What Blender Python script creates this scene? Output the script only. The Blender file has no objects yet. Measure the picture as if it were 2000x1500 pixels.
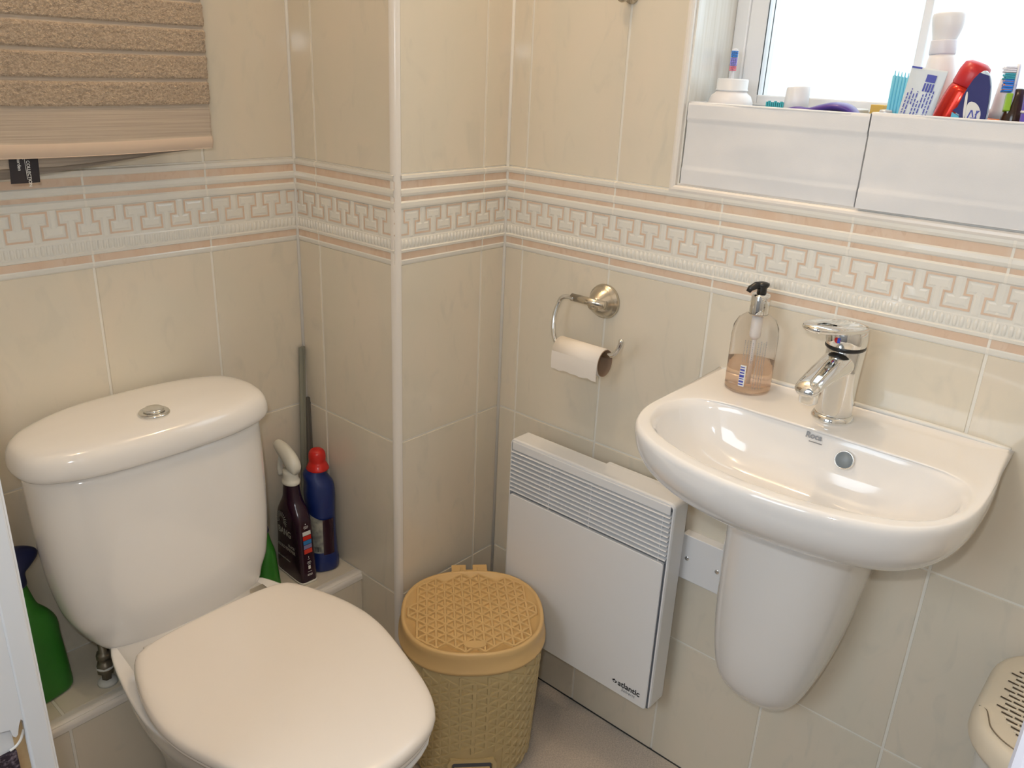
import bpy, bmesh, math, random
from mathutils import Vector, Matrix, noise
from mathutils.geometry import tessellate_polygon
random.seed(7)
PI = math.pi
SC = bpy.context.scene
COL = SC.collection

# ------------------------------------------------------------------ camera
CAM_LOC = Vector((-1.1768, -1.0461, 1.2653))
CAM_ROT = (1.2030, -0.0427, -0.8446)
cd = bpy.data.cameras.new('camera')
cd.sensor_fit = 'HORIZONTAL'; cd.sensor_width = 36.0; cd.lens = 36.0*1604.5/2000
cd.clip_start = 0.01; cd.clip_end = 60
cam = bpy.data.objects.new('camera', cd); COL.objects.link(cam)
cam.location = CAM_LOC; cam.rotation_euler = CAM_ROT
SC.camera = cam

# ------------------------------------------------------------------ world, lights, exposure
w = bpy.data.worlds.new('overcast_sky'); SC.world = w; w.use_nodes = True
bg = w.node_tree.nodes['Background']
bg.inputs[0].default_value = (0.86, 0.93, 1.0, 1); bg.inputs[1].default_value = 2.6
SC.view_settings.view_transform = 'Standard'
SC.view_settings.look = 'None'
SC.view_settings.exposure = -0.92
SC.view_settings.gamma = 1.0
SC.view_settings.use_curve_mapping = False

def area(name, loc, target, size, power, color, sy=None):
    d = bpy.data.lights.new(name, 'AREA'); d.energy = power; d.color = color
    d.shape = 'RECTANGLE'; d.size = size; d.size_y = sy or size
    o = bpy.data.objects.new(name, d); COL.objects.link(o)
    o.location = loc
    o.rotation_euler = (Vector(target)-Vector(loc)).to_track_quat('-Z', 'Y').to_euler()
    return o
RM = cam.rotation_euler.to_matrix()
CR, CU, CF = RM @ Vector((1, 0, 0)), RM @ Vector((0, 1, 0)), RM @ Vector((0, 0, -1))
# the camera's own flash, just above and to the left of the lens
area('camera_flash', CAM_LOC + CU*0.055 - CR*0.03 - CF*0.01, CAM_LOC + CF*1.4, 0.035, 4.8, (0.93, 0.965, 1.0), 0.018)
# warm halogen ceiling spots
def bulb(name, loc, power, radius, color=(1.0, 0.73, 0.46)):
    d = bpy.data.lights.new(name, 'POINT'); d.energy = power; d.color = color; d.shadow_soft_size = radius
    o = bpy.data.objects.new(name, d); COL.objects.link(o); o.location = loc
    return o
bulb('ceiling_halogen', (-0.045, -0.22, 2.30), 22, 0.020)
bulb('ceiling_halogen', (-0.88, -0.42, 2.30), 11, 0.016)
# daylight coming in at the window
area('window_daylight', (0.26, -0.78, 1.62), (-0.6, -0.75, 1.1), 0.72, 4.0, (0.80, 0.90, 1.0), 0.66)

# cool fill light added in the hall, entering through the doorway behind the camera
area('hall_fill', (-2.22, -0.50, 1.45), (0, -0.75, 0.55), 0.75, 24.0, (0.78, 0.89, 1.0), 1.0)

# ------------------------------------------------------------------ helpers: nodes
def new_mat(name, color=(.8, .8, .8), rough=.4, metal=0., **kw):
    m = bpy.data.materials.new(name); m.use_nodes = True
    b = m.node_tree.nodes['Principled BSDF']
    b.inputs['Base Color'].default_value = (*color, 1)
    b.inputs['Roughness'].default_value = rough
    b.inputs['Metallic'].default_value = metal
    for k, v in kw.items():
        b.inputs[k.replace('_', ' ')].default_value = v
    return m
def nd(m, t, **kw):
    n = m.node_tree.nodes.new(t)
    for k, v in kw.items(): setattr(n, k, v)
    return n
def lk(m, a, b): m.node_tree.links.new(a, b)
def bsdf(m): return m.node_tree.nodes['Principled BSDF']
def mottle(m, c1, c2, scale, detail=4, lo=.35, hi=.65, bump=0, bscale=None, dist=.001):
    tc = nd(m, 'ShaderNodeTexCoord')
    n = nd(m, 'ShaderNodeTexNoise'); n.inputs['Scale'].default_value = scale; n.inputs['Detail'].default_value = detail
    lk(m, tc.outputs['Object'], n.inputs['Vector'])
    r = nd(m, 'ShaderNodeValToRGB'); r.color_ramp.elements[0].position = lo; r.color_ramp.elements[1].position = hi
    r.color_ramp.elements[0].color = (*c1, 1); r.color_ramp.elements[1].color = (*c2, 1)
    lk(m, n.outputs['Fac'], r.inputs[0]); lk(m, r.outputs[0], bsdf(m).inputs['Base Color'])
    if bump:
        n2 = nd(m, 'ShaderNodeTexNoise'); n2.inputs['Scale'].default_value = bscale or scale; n2.inputs['Detail'].default_value = 3
        lk(m, tc.outputs['Object'], n2.inputs['Vector'])
        bp = nd(m, 'ShaderNodeBump'); bp.inputs['Strength'].default_value = bump; bp.inputs['Distance'].default_value = dist
        lk(m, n2.outputs['Fac'], bp.inputs['Height']); lk(m, bp.outputs[0], bsdf(m).inputs['Normal'])
    return m

def streak(m, c1, c2, sc, bump=0, dist=.0006):
    tc = nd(m, 'ShaderNodeTexCoord'); mp = nd(m, 'ShaderNodeMapping'); mp.inputs['Scale'].default_value = sc
    n = nd(m, 'ShaderNodeTexNoise'); n.inputs['Scale'].default_value = 1; n.inputs['Detail'].default_value = 3
    lk(m, tc.outputs['Object'], mp.inputs[0]); lk(m, mp.outputs[0], n.inputs['Vector'])
    r = nd(m, 'ShaderNodeValToRGB'); r.color_ramp.elements[0].position = .35; r.color_ramp.elements[1].position = .65
    r.color_ramp.elements[0].color = (*c1, 1); r.color_ramp.elements[1].color = (*c2, 1)
    lk(m, n.outputs['Fac'], r.inputs[0]); lk(m, r.outputs[0], bsdf(m).inputs['Base Color'])
    if bump:
        bp = nd(m, 'ShaderNodeBump'); bp.inputs['Strength'].default_value = bump; bp.inputs['Distance'].default_value = dist
        lk(m, n.outputs['Fac'], bp.inputs['Height']); lk(m, bp.outputs[0], bsdf(m).inputs['Normal'])
    return m

def tile_mat(name, base, alt, pink, rough=.06, scale=9.):
    m = new_mat(name, base, rough)
    tc = nd(m, 'ShaderNodeTexCoord'); g = nd(m, 'ShaderNodeNewGeometry')
    off = nd(m, 'ShaderNodeVectorMath', operation='SCALE'); off.inputs['Scale'].default_value = 17.
    cmb = nd(m, 'ShaderNodeCombineXYZ')
    for i in range(3): lk(m, g.outputs['Random Per Island'], cmb.inputs[i])
    lk(m, cmb.outputs[0], off.inputs[0])
    add = nd(m, 'ShaderNodeVectorMath', operation='ADD')
    lk(m, tc.outputs['Object'], add.inputs[0]); lk(m, off.outputs[0], add.inputs[1])
    n1 = nd(m, 'ShaderNodeTexNoise'); n1.inputs['Scale'].default_value = scale; n1.inputs['Detail'].default_value = 3; n1.inputs['Distortion'].default_value = .8
    n2 = nd(m, 'ShaderNodeTexNoise'); n2.inputs['Scale'].default_value = scale*2.3; n2.inputs['Detail'].default_value = 6; n2.inputs['Distortion'].default_value = 1.6
    mp = nd(m, 'ShaderNodeMapping'); mp.inputs['Scale'].default_value = (1, 1, .45)
    lk(m, add.outputs[0], mp.inputs[0])
    lk(m, mp.outputs[0], n1.inputs['Vector']); lk(m, mp.outputs[0], n2.inputs['Vector'])
    r1 = nd(m, 'ShaderNodeValToRGB'); r1.color_ramp.elements[0].position = .38; r1.color_ramp.elements[1].position = .66
    r1.color_ramp.elements[0].color = (*base, 1); r1.color_ramp.elements[1].color = (*pink, 1)
    r2 = nd(m, 'ShaderNodeValToRGB'); r2.color_ramp.elements[0].position = .56; r2.color_ramp.elements[1].position = .80
    r2.color_ramp.elements[0].color = (0, 0, 0, 1); r2.color_ramp.elements[1].color = (1, 1, 1, 1)
    lk(m, n1.outputs['Fac'], r1.inputs[0]); lk(m, n2.outputs['Fac'], r2.inputs[0])
    mx = nd(m, 'ShaderNodeMixRGB'); mx.inputs[2].default_value = (*alt, 1)
    lk(m, r2.outputs[0], mx.inputs[0]); lk(m, r1.outputs[0], mx.inputs[1])
    lk(m, mx.outputs[0], bsdf(m).inputs['Base Color'])
    nb = nd(m, 'ShaderNodeTexNoise'); nb.inputs['Scale'].default_value = 14.; nb.inputs['Detail'].default_value = 2
    lk(m, tc.outputs['Object'], nb.inputs['Vector'])
    bp = nd(m, 'ShaderNodeBump'); bp.inputs['Strength'].default_value = .015; bp.inputs['Distance'].default_value = .003
    lk(m, nb.outputs['Fac'], bp.inputs['Height']); lk(m, bp.outputs[0], bsdf(m).inputs['Normal'])
    return m

M = {}
M['tile'] = tile_mat('cream_marble_tile', (.745, .69, .57), (.69, .645, .54), (.775, .70, .575))
M['tile_orange'] = tile_mat('apricot_border_stripe', (.74, .56, .42), (.66, .48, .35), (.77, .62, .49), .15, 30)
M['border'] = new_mat('border_glaze', (.82, .80, .73), .09)
M['grout'] = new_mat('grout', (.84, .81, .73), .7)
M['silicone'] = new_mat('silicone', (.82, .80, .74), .4)
M['ceramic'] = new_mat('white_vitreous_china', (.86, .84, .81), .07, Coat_Weight=.5, Coat_Roughness=.03)
M['seat'] = new_mat('white_seat_plastic', (.86, .80, .73), .18)
M['trim'] = new_mat('cream_plastic_trim', (.84, .80, .74), .25)
M['metal_white'] = new_mat('white_enamel', (.82, .83, .84), .35)
M['slit'] = new_mat('dark_gap', (.10, .11, .13), .7)
M['chrome'] = new_mat('chrome', (.80, .80, .78), .06, 1.)
M['satin'] = new_mat('satin_nickel', (.62, .57, .48), .22, 1.)
M['black'] = new_mat('black_plastic', (.012, .012, .012), .3)
M['paint'] = new_mat('white_paint', (.82, .82, .82), .45)
M['upvc'] = new_mat('white_window_plastic', (.84, .85, .86), .3)
M['box'] = mottle(new_mat('white_box_fabric', (.8, .8, .8), .85), (.76, .77, .78), (.82, .82, .82), 9, bump=.3, bscale=900, dist=.0004)
M['carpet'] = mottle(new_mat('beige_carpet', (.5, .45, .4), .95), (.58, .52, .46), (.76, .68, .60), 350, 3, bump=.8, bscale=700, dist=.003)
M['purple_carpet'] = mottle(new_mat('purple_carpet', (.1, .06, .08), .95), (.035, .02, .03), (.25, .19, .22), 240, 2, .5, .75, bump=.8, bscale=500, dist=.003)
M['wood'] = mottle(new_mat('brown_timber', (.4, .25, .12), .5), (.34, .19, .09), (.55, .38, .19), 22)
M['bin'] = new_mat('tan_plastic_warm_lit', (.66, .45, .20), .38)  # lid tan pushed towards orange, warm lamp light put into the colour
M['bin_body'] = new_mat('tan_plastic_less_lit', (.60, .47, .24), .42)  # same tan, greener for the sides that get less warm light
M['basket'] = new_mat('ivory_plastic', (.78, .69, .54), .4)
M['basket_white'] = new_mat('white_basket_plastic', (.78, .77, .72), .4)
M['terry'] = mottle(new_mat('taupe_terry', (.5, .38, .27), .95), (.39, .30, .215), (.54, .43, .32), 320, 3, bump=1., bscale=520, dist=.004)
M['weave'] = streak(new_mat('taupe_flat_weave', (.5, .42, .34), .8), (.38, .315, .25), (.46, .385, .305), (6, 6, 520), .5)
M['hem'] = new_mat('taupe_hem', (.54, .43, .335), .8)
M['tag'] = new_mat('black_cloth_tag', (.02, .016, .02), .7)
M['ink'] = new_mat('black_ink', (.015, .015, .02), .6)
M['ink_grey'] = new_mat('grey_ink', (.30, .31, .33), .6)
M['ink_silver'] = new_mat('silver_print', (.50, .49, .43), .4)
M['ink_white'] = new_mat('white_print', (.75, .75, .72), .5)
M['ink_blue'] = new_mat('blue_print', (.05, .07, .40), .5)
M['green'] = new_mat('green_plastic', (.03, .20, .02), .35)
M['navy'] = new_mat('navy_plastic', (.008, .013, .07), .3)
M['blue'] = new_mat('blue_plastic', (.009, .025, .145), .28)
M['red'] = new_mat('red_plastic', (.62, .02, .015), .22)
M['spray_white'] = new_mat('cream_plastic', (.84, .82, .72), .3)
M['aub'] = new_mat('aubergine_plastic', (.028, .008, .020), .18)
M['label_bl'] = mottle(new_mat('back_label', (.4, .4, .33), .5), (.20, .21, .20), (.50, .50, .42), 55, 3)
M['tissue'] = new_mat('white_tissue', (.86, .80, .72), .9)
M['card'] = new_mat('cardboard', (.30, .20, .13), .9)
M['strip'] = new_mat('grey_strip', (.26, .26, .21), .4)
M['strip_d'] = new_mat('dark_grey_strip', (.13, .12, .10), .4)
M['lblue'] = new_mat('light_blue_plastic', (.16, .55, .74), .35)
M['teal'] = new_mat('teal_plastic', (.05, .42, .48), .4)
M['purple'] = new_mat('purple_plastic', (.075, .035, .25), .35)
M['violet'] = new_mat('violet_plastic', (.17, .13, .62), .3)
M['white_pl'] = new_mat('white_plastic', (.84, .84, .84), .35)
M['pump_body'] = new_mat('translucent_white', (.86, .82, .80), .3)
M['redmetal'] = new_mat('red_can', (.60, .03, .015), .18, .6)
M['redcap'] = new_mat('red_cap', (.50, .015, .02), .35)
M['brown'] = new_mat('dark_brown_bottle', (.05, .028, .015), .12)
M['orange'] = new_mat('orange_plastic', (.85, .22, .03), .4)
M['lime'] = new_mat('lime_plastic', (.35, .60, .03), .4)
M['pinkred'] = new_mat('pink_bristle', (.80, .16, .25), .5)
M['brblue'] = new_mat('blue_bristle', (.02, .22, .70), .5)
M['yellow'] = new_mat('mustard_plastic', (.65, .42, .08), .5)
M['rubber'] = new_mat('dark_rubber', (.03, .035, .035), .6)
M['limescale'] = new_mat('white_sealant', (.7, .7, .66), .6)
m = M['glass'] = new_mat('clear_plastic', (1, .99, .98), .03, IOR=1.10, Transmission_Weight=1.0)
m = M['soap'] = new_mat('peach_soap', (1, .83, .70), .03, IOR=1.06, Transmission_Weight=.85)
# obscured window glass
m = M['pane'] = bpy.data.materials.new('window_glass'); m.use_nodes = True
nt = m.node_tree; nt.nodes.remove(nt.nodes['Principled BSDF'])
tr = nd(m, 'ShaderNodeBsdfTransparent'); tr.inputs[0].default_value = (.97, 1, 1, 1)
gl = nd(m, 'ShaderNodeBsdfGlossy'); gl.inputs['Roughness'].default_value = .1
ms = nd(m, 'ShaderNodeMixShader'); ms.inputs[0].default_value = .05
lk(m, tr.outputs[0], ms.inputs[1]); lk(m, gl.outputs[0], ms.inputs[2])
lk(m, ms.outputs[0], nt.nodes['Material Output'].inputs[0])

# ------------------------------------------------------------------ helpers: meshes
class MB:
    def __init__(s): s.v = []; s.f = []; s.mi = []; s.sm = []
    def add(s, vs, fs, mi=0, smooth=False):
        b = len(s.v); s.v += [tuple(v) for v in vs]
        for f in fs: s.f.append([b+i for i in f]); s.mi.append(mi); s.sm.append(smooth)
        return s
    def box(s, a, b, mi=0):
        x0, y0, z0 = [min(a[i], b[i]) for i in range(3)]; x1, y1, z1 = [max(a[i], b[i]) for i in range(3)]
        return s.add([(x0,y0,z0),(x1,y0,z0),(x1,y1,z0),(x0,y1,z0),(x0,y0,z1),(x1,y0,z1),(x1,y1,z1),(x0,y1,z1)],
                     [(0,3,2,1),(4,5,6,7),(0,1,5,4),(1,2,6,5),(2,3,7,6),(3,0,4,7)], mi)
    def loft(s, rings, mi=0, cap0=True, cap1=True, smooth=True, closed=True):
        n = len(rings[0]); vs = [p for r in rings for p in r]; fs = []
        for k in range(len(rings)-1):
            for i in range(n if closed else n-1):
                j = (i+1) % n
                fs.append((k*n+i, k*n+j, (k+1)*n+j, (k+1)*n+i))
        if cap0: fs.append(tuple(range(n))[::-1])
        if cap1: fs.append(tuple((len(rings)-1)*n+i for i in range(n)))
        return s.add(vs, fs, mi, smooth)
    def tube(s, path, r, n=12, mi=0, caps=True):
        path = [Vector(p) for p in path]; rs = r if isinstance(r, (list, tuple)) else [r]*len(path)
        rings = []; up = None
        for i, p in enumerate(path):
            t = (path[min(i+1, len(path)-1)]-path[max(i-1, 0)]).normalized()
            if up is None:
                up = Vector((0, 0, 1)) if abs(t.z) < .9 else Vector((1, 0, 0))
            up = (up - t*up.dot(t)).normalized(); sd = t.cross(up)
            rings.append([p + (up*math.cos(2*PI*k/n)+sd*math.sin(2*PI*k/n))*rs[i] for k in range(n)])
        return s.loft(rings, mi, caps, caps)
    def lathe(s, prof, c=(0, 0, 0), n=32, mi=0, axis='z', caps=(True, True)):
        rings = []
        for r, h in prof:
            ring = []
            for k in range(n):
                a = 2*PI*k/n; u, v = r*math.cos(a), r*math.sin(a)
                q = {'z': (u, v, h), 'x': (h, u, v), 'y': (v, h, u)}[axis]
                ring.append((c[0]+q[0], c[1]+q[1], c[2]+q[2]))
            rings.append(ring)
        return s.loft(rings, mi, *caps)
    def prism(s, poly, f, h0, h1, mi=0, inset=0, smooth=False):
        """poly: 2D points; f(u,v,h)->3D; raised to h1 with sloped sides if inset"""
        top = offset(poly, inset) if inset else poly
        n = len(poly)
        vs = [f(u, v, h0) for u, v in poly]+[f(u, v, h1) for u, v in top]
        fs = [(i, (i+1) % n, n+(i+1) % n, n+i) for i in range(n)]
        for t in tessellate_polygon([[Vector((u, v, 0)) for u, v in top]]): fs.append(tuple(n+i for i in t))
        for t in tessellate_polygon([[Vector((u, v, 0)) for u, v in poly]]): fs.append(tuple(reversed(t)))
        return s.add(vs, fs, mi, smooth)
def offset(poly, d):
    n = len(poly); out = []
    A = sum(poly[i][0]*poly[(i+1) % n][1]-poly[(i+1) % n][0]*poly[i][1] for i in range(n))
    sg = 1 if A > 0 else -1
    for i in range(n):
        p0, p1, p2 = Vector(poly[i-1]), Vector(poly[i]), Vector(poly[(i+1) % n])
        e1, e2 = (p1-p0).normalized(), (p2-p1).normalized()
        n1, n2 = Vector((-e1.y, e1.x))*sg, Vector((-e2.y, e2.x))*sg
        b = (n1+n2)
        q = p1 + b*(d/max(.3, 1+n1.dot(n2)))
        out.append((q.x, q.y))
    return out
def obj(name, mb, mats, parent=None, bevel=0, seg=2, fix=True, loc=None, rot=None, sub=0):
    me = bpy.data.meshes.new(name); me.from_pydata(mb.v, [], mb.f)
    if not isinstance(mats, (list, tuple)): mats = [mats]
    for m_ in mats: me.materials.append(m_)
    for p, i, sm in zip(me.polygons, mb.mi, mb.sm): p.material_index = i; p.use_smooth = sm
    if fix:
        bm = bmesh.new(); bm.from_mesh(me)
        bmesh.ops.recalc_face_normals(bm, faces=bm.faces)
        bm.to_mesh(me); bm.free()
    me.update()
    o = bpy.data.objects.new(name, me); COL.objects.link(o)
    if parent: o.parent = parent
    if loc is not None: o.location = loc
    if rot is not None: o.rotation_euler = rot
    if bevel:
        b = o.modifiers.new('bevel', 'BEVEL'); b.width = bevel; b.segments = seg; b.limit_method = 'ANGLE'; b.angle_limit = math.radians(40)
        b.harden_normals = False
    if sub:
        sb = o.modifiers.new('sub', 'SUBSURF'); sb.levels = sub; sb.render_levels = sub
    return o
def thing(name, label, cat, loc=(0, 0, 0), rot=(0, 0, 0), group=None):
    o = bpy.data.objects.new(name, None); COL.objects.link(o); o.empty_display_size = .05
    o.location = loc; o.rotation_euler = rot; o['label'] = label; o['category'] = cat
    if group: o['group'] = group
    return o
def tag(o, label, cat, group=None):
    o['label'] = label; o['category'] = cat
    if group: o['group'] = group
    return o
def struct(o): o['kind'] = 'structure'; return o
def chaikin(p, n=3, closed=True):
    for _ in range(n):
        q = []
        m_ = len(p) if closed else len(p)-1
        if not closed: q.append(p[0])
        for i in range(m_):
            a, b = p[i], p[(i+1) % len(p)]
            q.append(tuple(a[k]*.75+b[k]*.25 for k in range(len(a)))); q.append(tuple(a[k]*.25+b[k]*.75 for k in range(len(a))))
        if not closed: q.append(p[-1])
        p = q
    return p
def polar(poly, c, N=96):
    """resample a closed star-shaped outline at N even angles about c"""
    out = []; n = len(poly)
    for k in range(N):
        a = 2*PI*k/N; d = (math.cos(a), math.sin(a)); best = None
        for i in range(n):
            x1, y1 = poly[i][0]-c[0], poly[i][1]-c[1]; x2, y2 = poly[(i+1) % n][0]-c[0], poly[(i+1) % n][1]-c[1]
            ex, ey = x2-x1, y2-y1
            den = d[0]*ey-d[1]*ex
            if abs(den) < 1e-12: continue
            t = (x1*ey-y1*ex)/den; u = (x1*d[1]-y1*d[0])/den
            if t > 0 and -1e-6 <= u <= 1+1e-6 and (best is None or t > best): best = t
        out.append((c[0]+d[0]*best, c[1]+d[1]*best))
    return out
def catmull(rings, sub=3):
    out = []; n = len(rings)
    for i in range(n-1):
        a, b, c, d = rings[max(i-1, 0)], rings[i], rings[i+1], rings[min(i+2, n-1)]
        for k in range(sub):
            t = k/sub; r = []
            for p0, p1, p2, p3 in zip(a, b, c, d):
                r.append(tuple(.5*((2*p1[j])+(-p0[j]+p2[j])*t+(2*p0[j]-5*p1[j]+4*p2[j]-p3[j])*t*t+(-p0[j]+3*p1[j]-3*p2[j]+p3[j])*t**3) for j in range(3)))
            out.append(r)
    out.append([tuple(p) for p in rings[-1]])
    return out
def smoothpath(p, sub=6): return [r[0] for r in catmull([[tuple(q)] for q in p], sub)]
def text(name, body, size, mtx, mat, parent=None, shear=0, space=1., bold=0, ext=.0001, sx=1.):
    cu = bpy.data.curves.new(name, 'FONT'); cu.body = body; cu.size = size; cu.extrude = ext; cu.shear = shear
    cu.space_character = space; cu.offset = bold; cu.align_x = 'LEFT'; cu.align_y = 'BOTTOM_BASELINE'
    t = bpy.data.objects.new(name, cu); COL.objects.link(t)
    dg = bpy.context.evaluated_depsgraph_get(); me = bpy.data.meshes.new_from_object(t.evaluated_get(dg))
    bpy.data.objects.remove(t); bpy.data.curves.remove(cu)
    me.name = name; me.transform(Matrix.Scale(sx, 4, (1, 0, 0))); me.transform(mtx)
    me.materials.clear(); me.materials.append(mat)
    o = bpy.data.objects.new(name, me); COL.objects.link(o)
    if parent: o.parent = parent
    return o
def frame(o, u, v):
    """matrix: local x->u, y->v, z->u x v, at o"""
    u = Vector(u).normalized(); v = Vector(v).normalized(); w_ = u.cross(v)
    m_ = Matrix.Identity(4)
    for i in range(3): m_[i][0] = u[i]; m_[i][1] = v[i]; m_[i][2] = w_[i]; m_[i][3] = o[i]
    return m_

# ------------------------------------------------------------------ room shell
Z0, Z1, ZB, ZT, ZU = .2804, .6120, .9448, 1.0944, 1.4275
ROWS = [0., Z0, Z1, ZB, ZT, ZU, 1.7602, 2.0929, 2.35]
WX, DY = -.274, .2803         # side face of the boxed-in pillar, recess behind the toilet
fD = lambda s, z, h: (-h, -s, z)
fC = lambda s, z, h: (-s, -h, z)
fB = lambda s, z, h: (WX-h, s, z)
fA = lambda s, z, h: (WX-s, DY-h, z)
def rects(lines, rows, hole=None, skip=None):
    out = []
    for a, b in zip(lines, lines[1:]):
        for c, d in zip(rows, rows[1:]):
            if skip and abs(c-skip) < 1e-6: continue
            r = [(a, b, c, d)]
            if hole:
                h0, h1, g0, g1 = hole; new = []
                for (p, q, e, f) in r:
                    if q <= h0 or p >= h1 or f <= g0 or e >= g1: new.append((p, q, e, f)); continue
                    if p < h0: new.append((p, h0, e, f))
                    if q > h1: new.append((h1, q, e, f))
                    m0, m1 = max(p, h0), min(q, h1)
                    if e < g0: new.append((m0, m1, e, g0))
                    if f > g1: new.append((m0, m1, g1, f))
                r = new
            out += r
    return out
GW = .0020
def tiles(mb, rs, f, mi=0, h=.0016, ends=()):
    for a, b, c, d in rs:
        a_ = a + GW; b_ = b-GW; c_ = c+GW*.8; d_ = d-GW*.8
        if b_-a_ < .004 or d_-c_ < .004: continue
        q = .0009
        vs = [f(a_, c_, 0), f(b_, c_, 0), f(b_, d_, 0), f(a_, d_, 0), f(a_+q, c_+q, h), f(b_-q, c_+q, h), f(b_-q, d_-q, h), f(a_+q, d_-q, h)]
        mb.add(vs, [(0, 1, 5, 4), (1, 2, 6, 5), (2, 3, 7, 6), (3, 0, 4, 7), (4, 5, 6, 7)], mi)
LD = [0, .0469]+[.0469+.2*k for k in range(1, 8)]
HOLE = (.3600, 1.16, 1.1013, 1.98)
mb = MB(); tiles(mb, rects(LD, ROWS, HOLE, ZB), fD)
for a, b in (((0, 1.40, 0), (.16, DY, HOLE[2])), ((0, 1.40, HOLE[3]), (.16, DY, 2.40))): mb.box((a[0], -a[1], a[2]), (b[0], b[1], b[2]), 1)
mb.box((0, -HOLE[0], HOLE[2]), (.16, DY, HOLE[3]), 1); mb.box((0, -1.40, HOLE[2]), (.16, -HOLE[1], HOLE[3]), 1)
struct(obj('wall_right', mb, [M['tile'], M['grout']]))
mb = MB(); tiles(mb, rects([0, .0656, .2656, .274], ROWS, None, ZB), fC)
bl = [0, .2122, .2803]
tiles(mb, rects(bl, ROWS, None, ZB), fB)
mb.box((WX, 0, 0), (-.0005, DY+.02, 2.40), 1)
struct(obj('wall_pillar', mb, [M['tile'], M['grout']]))
LA = [0, .1802, .3802, .5802, .7802]
mb = MB(); tiles(mb, rects(LA, ROWS, None, ZB), fA)
mb.box((-1.0, DY, 0), (WX-.0005, DY+.12, 2.40), 1)
struct(obj('wall_back', mb, [M['tile'], M['grout']]))
# left wall with the doorway the camera looks through
mb = MB(); mb.box((-1.08, -.335, 0), (-.995, DY, 2.40)); mb.box((-1.08, -1.40, 0), (-.995, -1.075, 2.40)); mb.box((-1.08, -1.075, 2.05), (-.995, -.335, 2.40))
struct(obj('wall_left', mb, M['paint']))
mb = MB(); mb.box((-.995, -1.48, 0), (.16, -1.40, 2.40)); struct(obj('wall_front', mb, M['paint']))
mb = MB(); mb.box((-1.0, -1.40, -.05), (0.0, DY, 0)); struct(obj('floor', mb, M['carpet']))
mb = MB(); mb.box((-1.0, -1.40, 2.35), (0.0, DY, 2.40)); struct(obj('ceiling', mb, M['paint']))
mb = MB(); mb.box((-2.3, -2.2, -.05), (-1.0, .9, -.002)); struct(obj('floor_hall', mb, M['purple_carpet']))
mb = MB(); mb.box((-2.3, -2.2, 2.40), (-1.0, .9, 2.45)); struct(obj('ceiling_hall', mb, M['paint']))
mb = MB(); mb.box((-2.38, -2.2, 0), (-2.3, .9, 2.40)); mb.box((-2.3, -2.28, 0), (-1.0, -2.2, 2.40)); mb.box((-2.3, .9, 0), (-1.0, .98, 2.40)); mb.box((-1.08, -2.2, 0), (-1.0, -1.40, 2.40)); mb.box((-1.08, DY+.12, 0), (-1.0, .9, 2.40))
struct(obj('wall_hall', mb, M['paint']))

mb = MB(); mb.box((-.003, -1.40, -.001), (-.0002, 0, .002)); mb.box((WX, -.003, -.001), (0, -.0002, .002)); struct(obj('dark_floor_gap', mb, M['rubber']))  # dark strip standing in for the shaded gap along the carpet edge

mb = MB()
for a, b in (((-2.305, -.93, .90), (-2.27, -.88, 2.0)), ((-2.305, -.12, .90), (-2.27, -.07, 2.0)), ((-2.305, -.93, .85), (-2.27, -.07, .90)), ((-2.305, -.93, 2.0), (-2.27, -.07, 2.05))): mb.box(a, b)
hw_ = struct(obj('added_hall_window', mb, M['upvc']))  # unseen window frame, made up to go with the hall fill light
mb = MB(); mb.box((-2.299, -.88, .90), (-2.29, -.12, 2.0)); pn = new_mat('added_glow_pane', (.8, .85, .9), .2); bsdf(pn).inputs['Emission Color'].default_value = (.85, .93, 1, 1); bsdf(pn).inputs['Emission Strength'].default_value = 1.5  # glowing pane added behind the fill light, part of the made-up window
obj('pane', mb, pn, hw_)

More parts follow.
